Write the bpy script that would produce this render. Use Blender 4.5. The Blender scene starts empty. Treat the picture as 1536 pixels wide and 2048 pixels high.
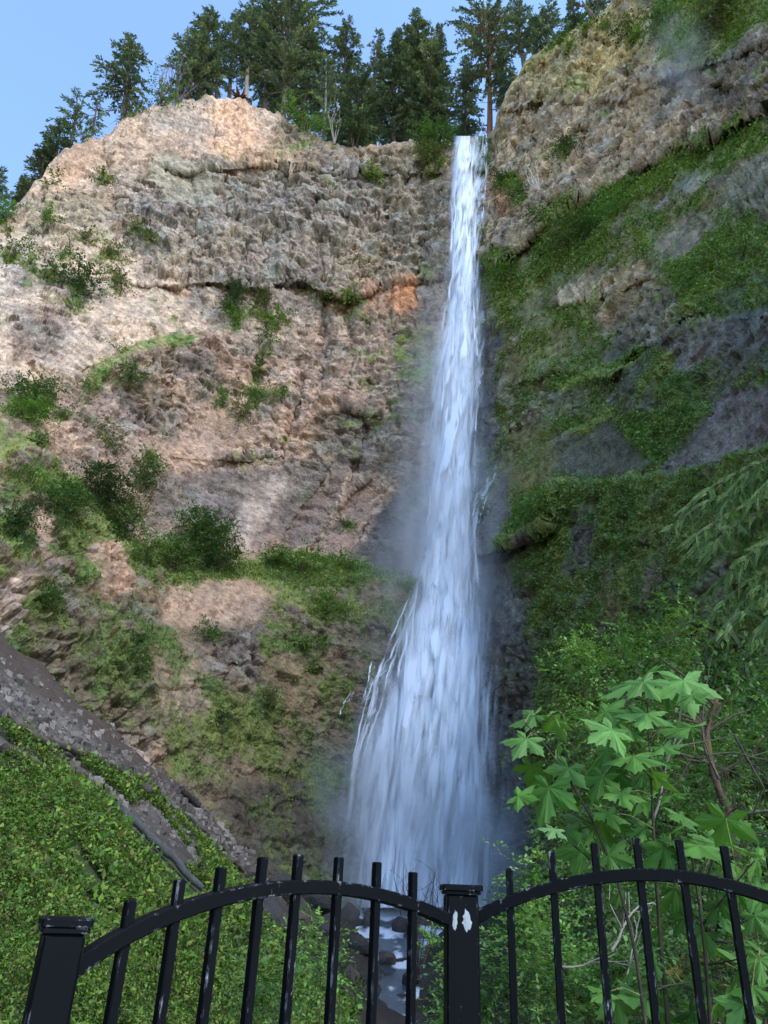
import bpy, math, random
import numpy as np
from mathutils import Vector, Matrix

sc = bpy.context.scene
COL = sc.collection
rng = np.random.default_rng(11)
random.seed(11)
rad = math.radians

# ------------------------------------------------------------------ camera
FPX, TILT, ROLL = 1500.0, rad(27.5), rad(2.4)
EYE = np.array([0.0, 0.0, 1.62])
FWD = np.array([0, math.cos(TILT), math.sin(TILT)])
_u0 = np.array([0, -math.sin(TILT), math.cos(TILT)])
_r0 = np.array([1.0, 0, 0])
UPV = _u0 * math.cos(ROLL) - _r0 * math.sin(ROLL)
RGT = _r0 * math.cos(ROLL) + _u0 * math.sin(ROLL)
cd = bpy.data.cameras.new('camera')
cam = bpy.data.objects.new('camera', cd)
COL.objects.link(cam)
cam.matrix_world = Matrix(((RGT[0], UPV[0], -FWD[0], EYE[0]), (RGT[1], UPV[1], -FWD[1], EYE[1]),
                           (RGT[2], UPV[2], -FWD[2], EYE[2]), (0, 0, 0, 1)))
cd.sensor_fit = 'VERTICAL'
cd.sensor_height = 24.0
cd.lens = 24.0 * FPX / 2048.0
cd.clip_start, cd.clip_end = 0.05, 3000
sc.camera = cam

# ------------------------------------------------------------------ light
SUN_EL, SUN_AZ = rad(48), rad(134)          # azimuth clockwise from +Y: behind the viewer's right shoulder
w = bpy.data.worlds.new('World')
sc.world = w
w.use_nodes = True
nt = w.node_tree
sky = nt.nodes.new('ShaderNodeTexSky')
sky.sky_type = 'NISHITA'
sky.sun_disc = False
sky.sun_elevation, sky.sun_rotation = SUN_EL, SUN_AZ
sky.air_density, sky.dust_density, sky.ozone_density = 1.0, 0.1, 3.2
bg = nt.nodes['Background']
bg.inputs['Strength'].default_value = 0.15
nt.links.new(sky.outputs[0], bg.inputs['Color'])
sl = bpy.data.lights.new('sun', 'SUN')
sl.energy, sl.angle, sl.color = 0.8, rad(16), (1.0, 0.93, 0.86)
so = bpy.data.objects.new('sun', sl)
COL.objects.link(so)
sd = Vector((math.sin(SUN_AZ) * math.cos(SUN_EL), math.cos(SUN_AZ) * math.cos(SUN_EL), math.sin(SUN_EL)))
so.rotation_euler = sd.to_track_quat('Z', 'Y').to_euler()
so.location = (40, -60, 120)
sc.view_settings.view_transform = 'Standard'
sc.view_settings.look = 'None'
sc.view_settings.exposure = 1.8
sc.view_settings.gamma = 1
cy = sc.cycles
cy.use_denoising = True
cy.max_bounces, cy.diffuse_bounces, cy.glossy_bounces = 6, 3, 2
cy.transmission_bounces, cy.transparent_max_bounces, cy.volume_bounces = 4, 24, 1
cy.volume_step_rate = 7.0
cy.volume_max_steps = 64
cy.sample_clamp_indirect = 4.0

# ------------------------------------------------------------------ helpers: noise
def h3(ix, iy, iz, seed):
    h = (ix.astype(np.uint32) * np.uint32(374761393) + iy.astype(np.uint32) * np.uint32(668265263)
         + iz.astype(np.uint32) * np.uint32(2147483647) + np.uint32((seed * 1274126177) & 0xffffffff))
    h ^= h >> np.uint32(13)
    h *= np.uint32(1274126177)
    h ^= h >> np.uint32(16)
    h *= np.uint32(2246822519)
    h ^= h >> np.uint32(13)
    return h.astype(np.float32) / np.float32(4294967295.0)

def vn(x, y, z, seed=0):
    x = np.asarray(x, np.float32); y = np.asarray(y, np.float32); z = np.asarray(z, np.float32)
    x, y, z = np.broadcast_arrays(x, y, z)
    fx, fy, fz = np.floor(x), np.floor(y), np.floor(z)
    ix, iy, iz = fx.astype(np.int32), fy.astype(np.int32), fz.astype(np.int32)
    a, b, c = x - fx, y - fy, z - fz
    a = a * a * (3 - 2 * a); b = b * b * (3 - 2 * b); c = c * c * (3 - 2 * c)
    r = 0
    for dx in (0, 1):
        wa = a if dx else 1 - a
        for dy in (0, 1):
            wb = wa * (b if dy else 1 - b)
            for dz in (0, 1):
                r = r + wb * (c if dz else 1 - c) * h3(ix + dx, iy + dy, iz + dz, seed)
    return r * 2 - 1

def fbm(x, y, z, octv=4, seed=0, gain=0.5, ridge=False):
    r, a, f, t = 0, 1.0, 1.0, 0
    for o in range(octv):
        n = vn(x * f + 17.3 * o, y * f - 9.1 * o, z * f + 4.7 * o, seed + o)
        if ridge: n = 1 - 2 * np.abs(n)
        r = r + a * n; t += a; a *= gain; f *= 2.03
    return r / t

def worley(u, v, seed=0):
    fu, fv = np.floor(u), np.floor(v)
    iu, iv = fu.astype(np.int32), fv.astype(np.int32)
    F1 = np.full(u.shape, 9, np.float32); F2 = F1.copy(); cid = np.zeros(u.shape, np.float32)
    zz = np.zeros_like(iu)
    for dx in (-1, 0, 1):
        for dy in (-1, 0, 1):
            cx, cyy = iu + dx, iv + dy
            px = cx + h3(cx, cyy, zz, seed); py = cyy + h3(cx, cyy, zz + 1, seed)
            d = (px - u) ** 2 + (py - v) ** 2
            n = d < F1
            F2 = np.where(n, F1, np.minimum(F2, d))
            cid = np.where(n, h3(cx, cyy, zz + 2, seed), cid)
            F1 = np.where(n, d, F1)
    return np.sqrt(F1), np.sqrt(F2), cid

def facets(u, v, seed, tilt=1.0):
    """broken rock: every cell of a random mosaic is a small tilted plane"""
    fu, fv = np.floor(u), np.floor(v)
    iu, iv = fu.astype(np.int32), fv.astype(np.int32)
    F1 = np.full(u.shape, 9, np.float32); F2 = F1.copy(); out = np.zeros(u.shape, np.float32); cid = out.copy()
    zz = np.zeros_like(iu)
    for dx in (-1, 0, 1):
        for dy in (-1, 0, 1):
            cx, cyy = iu + dx, iv + dy
            a = h3(cx, cyy, zz, seed); b = h3(cx, cyy, zz + 1, seed); c = h3(cx, cyy, zz + 2, seed)
            ox, oy = u - cx - a, v - cyy - b
            d = np.abs(ox) + np.abs(oy) * .9 + .35 * np.maximum(np.abs(ox), np.abs(oy))
            n = d < F1
            F2 = np.where(n, F1, np.minimum(F2, d))
            h_ = (c - .5) + tilt * (ox * (b - .5) * 2.2 + oy * (a - .75) * 2.2)
            out = np.where(n, h_, out); cid = np.where(n, h3(cx, cyy, zz + 3, seed), cid); F1 = np.where(n, d, F1)
    return out, cid, F2 - F1

def sst(a, b, x):
    t = np.clip((x - a) / (b - a), 0, 1)
    return t * t * (3 - 2 * t)

def lin(c):
    c = np.asarray(c, np.float64) / 255.0
    return np.where(c <= 0.04045, c / 12.92, ((c + 0.055) / 1.055) ** 2.4)

# ------------------------------------------------------------------ helpers: meshes and tagging
class MB:
    """collects quads/tris and builds ONE mesh object"""
    def __init__(s): s.v = []; s.q = []; s.t = []; s.c = []; s.n = 0
    def add(s, v, q=None, t=None, c=(1, 1, 1)):
        v = np.asarray(v, np.float32).reshape(-1, 3)
        if q is not None and len(q): s.q.append(np.asarray(q, np.int32).reshape(-1, 4) + s.n)
        if t is not None and len(t): s.t.append(np.asarray(t, np.int32).reshape(-1, 3) + s.n)
        c = np.asarray(c, np.float32)
        if c.ndim == 1: c = np.tile(c[:3], (len(v), 1))
        s.v.append(v); s.c.append(c); s.n += len(v)
    def tube(s, pts, radii, k=6, c=(1, 1, 1), cap=True):
        pts = np.asarray(pts, float); n = len(pts)
        radii = np.broadcast_to(np.asarray(radii, float), (n,))
        tg = np.gradient(pts, axis=0); tg /= np.linalg.norm(tg, axis=1)[:, None] + 1e-9
        ref = np.array([0, 0, 1.0]) if abs(tg[0][2]) < 0.9 else np.array([1.0, 0, 0])
        a = np.cross(tg, ref); a /= np.linalg.norm(a, axis=1)[:, None] + 1e-9
        b = np.cross(tg, a)
        th = np.arange(k) * 2 * math.pi / k
        v = pts[:, None] + radii[:, None, None] * (a[:, None] * np.cos(th)[None, :, None] + b[:, None] * np.sin(th)[None, :, None])
        v = v.reshape(-1, 3)
        i = np.arange(n - 1)[:, None] * k; j = np.arange(k)[None]; j2 = (j + 1) % k
        q = np.stack([i + j, i + j2, i + k + j2, i + k + j], -1).reshape(-1, 4)
        t = None
        if cap:
            v = np.vstack([v, pts[0], pts[-1]])
            jj = np.arange(k); j2 = (jj + 1) % k; e = (n - 1) * k
            t = np.vstack([np.stack([jj * 0 + n * k, j2, jj], 1), np.stack([jj * 0 + n * k + 1, e + jj, e + j2], 1)])
        s.add(v, q, t, c)
    def box(s, c0, ax, ay, az, col=(1, 1, 1)):
        c0, ax, ay, az = (np.asarray(e, float) for e in (c0, ax, ay, az))
        v = [c0 + i * ax + j * ay + k * az for i in (-1, 1) for j in (-1, 1) for k in (-1, 1)]
        s.add(v, [[0, 1, 3, 2], [4, 6, 7, 5], [0, 4, 5, 1], [2, 3, 7, 6], [0, 2, 6, 4], [1, 5, 7, 3]], c=col)
    def leaves(s, p, d, nrm, L, W, col, droop=0.15):
        """one kite-shaped leaf face per row"""
        p = np.asarray(p, float); n = len(p)
        d = d / (np.linalg.norm(d, axis=1)[:, None] + 1e-9)
        sd_ = np.cross(d, nrm); sd_ /= np.linalg.norm(sd_, axis=1)[:, None] + 1e-9
        nn = np.cross(sd_, d)
        L = np.broadcast_to(L, (n,))[:, None]; W = np.broadcast_to(W, (n,))[:, None]
        v = np.stack([p, p + d * L * .45 + sd_ * W * .5 - nn * W * .12, p + d * L - nn * L * droop,
                      p + d * L * .45 - sd_ * W * .5 - nn * W * .12], 1).reshape(-1, 3)
        q = np.arange(n)[:, None] * 4 + np.arange(4)[None]
        s.add(v, q, c=np.repeat(np.asarray(col, float).reshape(-1, 3) * np.ones((n, 1)), 4, 0))
    def build(s, name, mat, parent=None, smooth=False, loc=(0, 0, 0)):
        me = bpy.data.meshes.new(name)
        v = np.vstack(s.v); c = np.vstack(s.c)
        q = np.vstack(s.q) if s.q else np.zeros((0, 4), np.int32)
        t = np.vstack(s.t) if s.t else np.zeros((0, 3), np.int32)
        me.vertices.add(len(v)); me.vertices.foreach_set('co', v.astype(np.float32).ravel())
        me.loops.add(q.size + t.size)
        me.loops.foreach_set('vertex_index', np.concatenate([q.ravel(), t.ravel()]).astype(np.int32))
        me.polygons.add(len(q) + len(t))
        st = np.concatenate([np.arange(len(q)) * 4, q.size + np.arange(len(t)) * 3]).astype(np.int32)
        me.polygons.foreach_set('loop_start', st)
        me.polygons.foreach_set('use_smooth', np.full(len(st), bool(smooth)))
        me.update(calc_edges=True)
        ca = me.color_attributes.new('Col', 'FLOAT_COLOR', 'POINT')
        ca.data.foreach_set('color', np.hstack([c, np.ones((len(c), 1))]).astype(np.float32).ravel())
        me.materials.append(mat)
        o = bpy.data.objects.new(name, me)
        COL.objects.link(o)
        o.location = loc
        if parent: o.parent = parent
        return o

def fattr(o, name, arr):
    a = o.data.attributes.new(name, 'FLOAT', 'POINT')
    a.data.foreach_set('value', np.asarray(arr, np.float32).ravel())

def tag(o, label=None, cat=None, group=None, kind=None):
    if label: o['label'] = label
    if cat: o['category'] = cat
    if group: o['group'] = group
    if kind: o['kind'] = kind
    return o

def empty(name, loc, label, cat, group=None):
    o = bpy.data.objects.new(name, None)
    COL.objects.link(o)
    o.location = tuple(float(e) for e in loc)
    o.empty_display_size = 0.3
    return tag(o, label, cat, group)

# ------------------------------------------------------------------ materials
def mat_new(name):
    m = bpy.data.materials.new(name); m.use_nodes = True
    return m, m.node_tree, m.node_tree.nodes, m.node_tree.links

def M_foliage(name, trans=0.3, var=0.35, scale=3.0, rough=0.55):
    m, t, N, L = mat_new(name)
    b = N['Principled BSDF']; out = N['Material Output']
    at = N.new('ShaderNodeAttribute'); at.attribute_name = 'Col'
    tc = N.new('ShaderNodeTexCoord')
    nz = N.new('ShaderNodeTexNoise'); nz.inputs['Scale'].default_value = scale; nz.inputs['Detail'].default_value = 3
    L.new(tc.outputs['Object'], nz.inputs['Vector'])
    mr = N.new('ShaderNodeMapRange'); mr.inputs[1].default_value = .3; mr.inputs[2].default_value = .7
    mr.inputs[3].default_value = 1 - var; mr.inputs[4].default_value = 1 + var
    L.new(nz.outputs[0], mr.inputs[0])
    mx = N.new('ShaderNodeVectorMath'); mx.operation = 'SCALE'
    L.new(at.outputs['Color'], mx.inputs[0]); L.new(mr.outputs[0], mx.inputs['Scale'])
    L.new(mx.outputs[0], b.inputs['Base Color'])
    b.inputs['Roughness'].default_value = rough
    b.inputs['Specular IOR Level'].default_value = 0.25
    tr = N.new('ShaderNodeBsdfTranslucent')
    tm = N.new('ShaderNodeVectorMath'); tm.operation = 'MULTIPLY'; tm.inputs[1].default_value = (1.25, 1.35, .6)
    L.new(mx.outputs[0], tm.inputs[0]); L.new(tm.outputs[0], tr.inputs['Color'])
    ms = N.new('ShaderNodeMixShader'); ms.inputs[0].default_value = trans
    L.new(b.outputs[0], ms.inputs[1]); L.new(tr.outputs[0], ms.inputs[2]); L.new(ms.outputs[0], out.inputs[0])
    return m

def M_ground(name, s1=1.2, s2=9.0, amp=0.35, bump=0.5, rough=0.9, dist=0.12, wetattr=False):
    """attribute colour broken up by two procedural noises, bumped"""
    m, t, N, L = mat_new(name)
    b = N['Principled BSDF']
    at = N.new('ShaderNodeAttribute'); at.attribute_name = 'Col'
    tc = N.new('ShaderNodeTexCoord')
    n1 = N.new('ShaderNodeTexNoise'); n1.inputs['Scale'].default_value = s1; n1.inputs['Detail'].default_value = 8; n1.inputs['Roughness'].default_value = .7
    n2 = N.new('ShaderNodeTexVoronoi'); n2.inputs['Scale'].default_value = s2
    L.new(tc.outputs['Object'], n1.inputs['Vector']); L.new(tc.outputs['Object'], n2.inputs['Vector'])
    mr = N.new('ShaderNodeMapRange'); mr.inputs[1].default_value = .3; mr.inputs[2].default_value = .7
    mr.inputs[3].default_value = 1 - amp; mr.inputs[4].default_value = 1 + amp
    L.new(n1.outputs[0], mr.inputs[0])
    mx = N.new('ShaderNodeVectorMath'); mx.operation = 'SCALE'
    L.new(at.outputs['Color'], mx.inputs[0]); L.new(mr.outputs[0], mx.inputs['Scale'])
    L.new(mx.outputs[0], b.inputs['Base Color'])
    ad = N.new('ShaderNodeMath'); ad.operation = 'MULTIPLY_ADD'; ad.inputs[1].default_value = .5
    L.new(n2.outputs['Distance'], ad.inputs[0]); L.new(n1.outputs[0], ad.inputs[2])
    bp = N.new('ShaderNodeBump'); bp.inputs['Strength'].default_value = bump; bp.inputs['Distance'].default_value = dist
    L.new(ad.outputs[0], bp.inputs['Height']); L.new(bp.outputs[0], b.inputs['Normal'])
    b.inputs['Roughness'].default_value = rough
    b.inputs['Specular IOR Level'].default_value = .3
    if wetattr:
        wa = N.new('ShaderNodeAttribute'); wa.attribute_name = 'wet'
        wr = N.new('ShaderNodeMapRange'); wr.inputs[3].default_value = rough; wr.inputs[4].default_value = .38
        L.new(wa.outputs['Fac'], wr.inputs[0]); L.new(wr.outputs[0], b.inputs['Roughness'])
    return m

def M_water(name):
    m, t, N, L = mat_new(name)
    out = N['Material Output']; N.remove(N['Principled BSDF'])
    at = N.new('ShaderNodeAttribute'); at.attribute_name = 'alpha'
    d = N.new('ShaderNodeBsdfDiffuse'); d.inputs[0].default_value = (.88, .93, .99, 1)
    # drops scatter what falls on them from above, whichever way the veil hangs
    ge = N.new('ShaderNodeNewGeometry'); va = N.new('ShaderNodeVectorMath'); va.inputs[1].default_value = (0, 0, 1.1)
    vn_ = N.new('ShaderNodeVectorMath'); vn_.operation = 'NORMALIZE'
    L.new(ge.outputs['Normal'], va.inputs[0]); L.new(va.outputs[0], vn_.inputs[0]); L.new(vn_.outputs[0], d.inputs['Normal'])
    tl = N.new('ShaderNodeBsdfTranslucent'); tl.inputs[0].default_value = (.86, .90, .95, 1)
    m1 = N.new('ShaderNodeMixShader'); m1.inputs[0].default_value = .12
    tp = N.new('ShaderNodeBsdfTransparent')
    m2 = N.new('ShaderNodeMixShader')
    L.new(d.outputs[0], m1.inputs[1]); L.new(tl.outputs[0], m1.inputs[2])
    L.new(at.outputs['Fac'], m2.inputs[0]); L.new(tp.outputs[0], m2.inputs[1]); L.new(m1.outputs[0], m2.inputs[2])
    L.new(m2.outputs[0], out.inputs[0])
    return m

def M_mist(name, dens, scale, power=1.6):
    m, t, N, L = mat_new(name)
    out = N['Material Output']; N.remove(N['Principled BSDF'])
    tc = N.new('ShaderNodeTexCoord')
    g = N.new('ShaderNodeTexGradient'); g.gradient_type = 'SPHERICAL'
    L.new(tc.outputs['Object'], g.inputs[0])
    pw = N.new('ShaderNodeMath'); pw.operation = 'POWER'; pw.inputs[1].default_value = power
    L.new(g.outputs['Fac'], pw.inputs[0])
    nz = N.new('ShaderNodeTexNoise'); nz.inputs['Scale'].default_value = scale; nz.inputs['Detail'].default_value = 1
    L.new(tc.outputs['Object'], nz.inputs['Vector'])
    mr = N.new('ShaderNodeMapRange'); mr.inputs[1].default_value = .36; mr.inputs[2].default_value = .66
    mr.inputs[3].default_value = 0.1 * dens; mr.inputs[4].default_value = 1.6 * dens
    L.new(nz.outputs[0], mr.inputs[0])
    mu = N.new('ShaderNodeMath'); mu.operation = 'MULTIPLY'
    L.new(pw.outputs[0], mu.inputs[0]); L.new(mr.outputs[0], mu.inputs[1])
    pv = N.new('ShaderNodeVolumePrincipled'); pv.inputs['Color'].default_value = (.9, .94, 1, 1)
    L.new(mu.outputs[0], pv.inputs['Density'])
    L.new(pv.outputs[0], out.inputs['Volume'])
    return m

def M_paint(name):
    m, t, N, L = mat_new(name)
    b = N['Principled BSDF']
    tc = N.new('ShaderNodeTexCoord')
    nz = N.new('ShaderNodeTexNoise'); nz.inputs['Scale'].default_value = 38; nz.inputs['Detail'].default_value = 6; nz.inputs['Roughness'].default_value = .7
    mp = N.new('ShaderNodeMapping'); mp.inputs['Scale'].default_value = (1, 1, .35)
    L.new(tc.outputs['Object'], mp.inputs[0]); L.new(mp.outputs[0], nz.inputs['Vector'])
    ge = N.new('ShaderNodeNewGeometry')
    bv = N.new('ShaderNodeBevel'); bv.inputs['Radius'].default_value = .006; bv.samples = 4
    dt = N.new('ShaderNodeVectorMath'); dt.operation = 'DOT_PRODUCT'
    L.new(bv.outputs[0], dt.inputs[0]); L.new(ge.outputs['Normal'], dt.inputs[1])
    ed = N.new('ShaderNodeMapRange'); ed.inputs[1].default_value = 1.0; ed.inputs[2].default_value = .86; ed.inputs[3].default_value = 0; ed.inputs[4].default_value = .13
    L.new(dt.outputs['Value'], ed.inputs[0])
    ad = N.new('ShaderNodeMath'); ad.operation = 'ADD'
    L.new(nz.outputs[0], ad.inputs[0]); L.new(ed.outputs[0], ad.inputs[1])
    cr = N.new('ShaderNodeValToRGB')
    cr.color_ramp.elements[0].position = .66; cr.color_ramp.elements[0].color = (.0042, .005, .0062, 1)
    b.inputs['Specular IOR Level'].default_value = .07
    cr.color_ramp.elements[1].position = .74; cr.color_ramp.elements[1].color = (.30, .32, .34, 1)
    L.new(ad.outputs[0], cr.inputs[0]); L.new(cr.outputs[0], b.inputs['Base Color'])
    n2 = N.new('ShaderNodeTexNoise'); n2.inputs['Scale'].default_value = 14; n2.inputs['Detail'].default_value = 5
    L.new(tc.outputs['Object'], n2.inputs['Vector'])
    rr = N.new('ShaderNodeMapRange'); rr.inputs[3].default_value = .38; rr.inputs[4].default_value = .65
    L.new(n2.outputs[0], rr.inputs[0]); L.new(rr.outputs[0], b.inputs['Roughness'])
    bp = N.new('ShaderNodeBump'); bp.inputs['Strength'].default_value = .25; bp.inputs['Distance'].default_value = .002
    L.new(n2.outputs[0], bp.inputs['Height']); L.new(bp.outputs[0], b.inputs['Normal'])
    return m

FOL = M_foliage('foliage')
NEEDLE = M_foliage('needles', trans=.12, var=.3, scale=.5, rough=.7)
LEAF = M_foliage('broad_leaves', trans=.3, var=.16, scale=9, rough=.5)
ROCK = M_ground('rock', 1.3, 3.2, .42, .9, .92, .32, wetattr=True)
SOIL = M_ground('soil', 2.5, 9.0, .35, .7, .95, .08)
BARK = M_ground('bark', 6, 20, .4, .8, .9, .02)
STONE = M_ground('stone', 2.2, 7, .35, .6, .85, .08)
WATER = M_water('falling_water')
PAINT = M_paint('black_paint')

# ------------------------------------------------------------------ cliff laid out in image pixels, projected from the camera
def ray(X, Y):
    X = np.asarray(X, float); Y = np.asarray(Y, float)
    a = (X - 768) / FPX; b = (1024 - Y) / FPX
    d = FWD + a[..., None] * RGT + b[..., None] * UPV
    return d / np.hypot(d[..., 0], d[..., 1])[..., None]      # one metre along the ground

def at(X, Y, D):
    """point seen at image pixel X, Y at ground distance D"""
    return EYE + ray(X, Y) * np.asarray(D, float)[..., None]

def to_pixel(P):  # projects world points back to image pixels
    q = P - EYE
    z = q @ FWD
    z = np.where(z < .05, .05, z)
    return 768 + FPX * (q @ RGT) / z, 1024 - FPX * (q @ UPV) / z

CTRL = np.array([
 (-250,450,112),(30,400,105),(130,290,108),(300,210,106),(480,195,104),(700,290,101),(935,275,98),(800,285,100),
 (100,550,95),(-200,650,88),(300,500,98),(600,450,99),(900,600,95),(0,800,76),(300,800,88),(600,800,94),(880,900,91.5),
 (0,1000,64),(100,1000,67),(300,1050,80),(600,1090,90),(880,1100,89),(0,1200,52),(150,1250,61),(300,1200,69),(600,1200,81),(860,1200,85),
 (0,1275,48),(150,1370,56),(300,1500,60),(450,1640,62),(560,1750,62.5),(450,1450,67),(600,1500,75),(700,1750,79),(840,1500,83),(840,1790,82),
 (600,1680,71),(0,1500,46),(300,1700,55),(600,1880,62),(850,1880,81),(-250,1100,52),(-250,1400,38),
 (1000,230,94),(1050,110,92),(1200,0,87),(1100,300,88),(1000,450,92),(1300,100,78),(1300,250,76),(1500,150,63),(1500,300,61),(1100,600,82),
 (1300,500,68),(1500,500,53),(1000,800,87),(1100,800,79),(1300,800,63),(1500,800,47),(1000,1000,85.5),(1100,1000,76),(1300,1000,58),(1500,1000,44),
 (1000,1200,83),(1150,1200,70),(1300,1200,56),(1500,1200,42),(1000,1500,81),(1150,1500,67),(1300,1500,52),(1500,1500,38),(1000,1790,80),(1150,1790,65),
 (1300,1790,50),(1500,1790,36),(1800,300,42),(1800,800,33),(1800,1500,27),(1800,0,48),(1300,-150,86),(1500,-200,72),(1800,-250,54)], float)
def _tps(r2): return np.where(r2 > 0, r2 * np.log(r2 + 1e-12), 0)
_xy = CTRL[:, :2] / 1000
_K = _tps(((_xy[:, None] - _xy[None]) ** 2).sum(-1)) + np.eye(len(_xy)) * .004
_P = np.hstack([np.ones((len(_xy), 1)), _xy])
_A = np.block([[_K, _P], [_P.T, np.zeros((3, 3))]])
_w = np.linalg.solve(_A, np.concatenate([CTRL[:, 2], np.zeros(3)]))
_GX = np.arange(-320, 1900, 20.); _GY = np.arange(-420, 1960, 20.)
_gx, _gy = np.meshgrid(_GX, _GY)
_q = np.stack([_gx.ravel(), _gy.ravel()], 1) / 1000
DG = (_tps(((_q[:, None] - _xy[None]) ** 2).sum(-1)) @ _w[:len(_xy)] + np.hstack([np.ones((len(_q), 1)), _q]) @ _w[len(_xy):]).reshape(_gx.shape)
def bil(G, X, Y, x0, y0, st):
    u = np.clip((X - x0) / st, 0, G.shape[1] - 1.001); v = np.clip((Y - y0) / st, 0, G.shape[0] - 1.001)
    i = u.astype(int); j = v.astype(int); a = u - i; b = v - j
    return (G[j, i] * (1 - a) + G[j, i + 1] * a) * (1 - b) + (G[j + 1, i] * (1 - a) + G[j + 1, i + 1] * a) * b
def Dbase(X, Y): return bil(DG, X, Y, -320, -420, 20)

RIM = np.array([(-330,560),(-100,505),(0,452),(30,412),(65,372),(90,342),(130,296),(180,278),(218,270),(250,236),(300,213),(350,206),(390,196),(480,196),
  (520,212),(560,228),(600,256),(650,280),(700,292),(780,286),(830,280),(895,280),(912,284),(955,272),(975,268),(988,258),(1000,214),(1020,170),
  (1060,112),(1130,74),(1190,34),(1220,2),(1300,-70),(1536,-160),(1900,-260)], float)
def rim(X): return np.interp(X, RIM[:, 0], RIM[:, 1])

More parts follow.
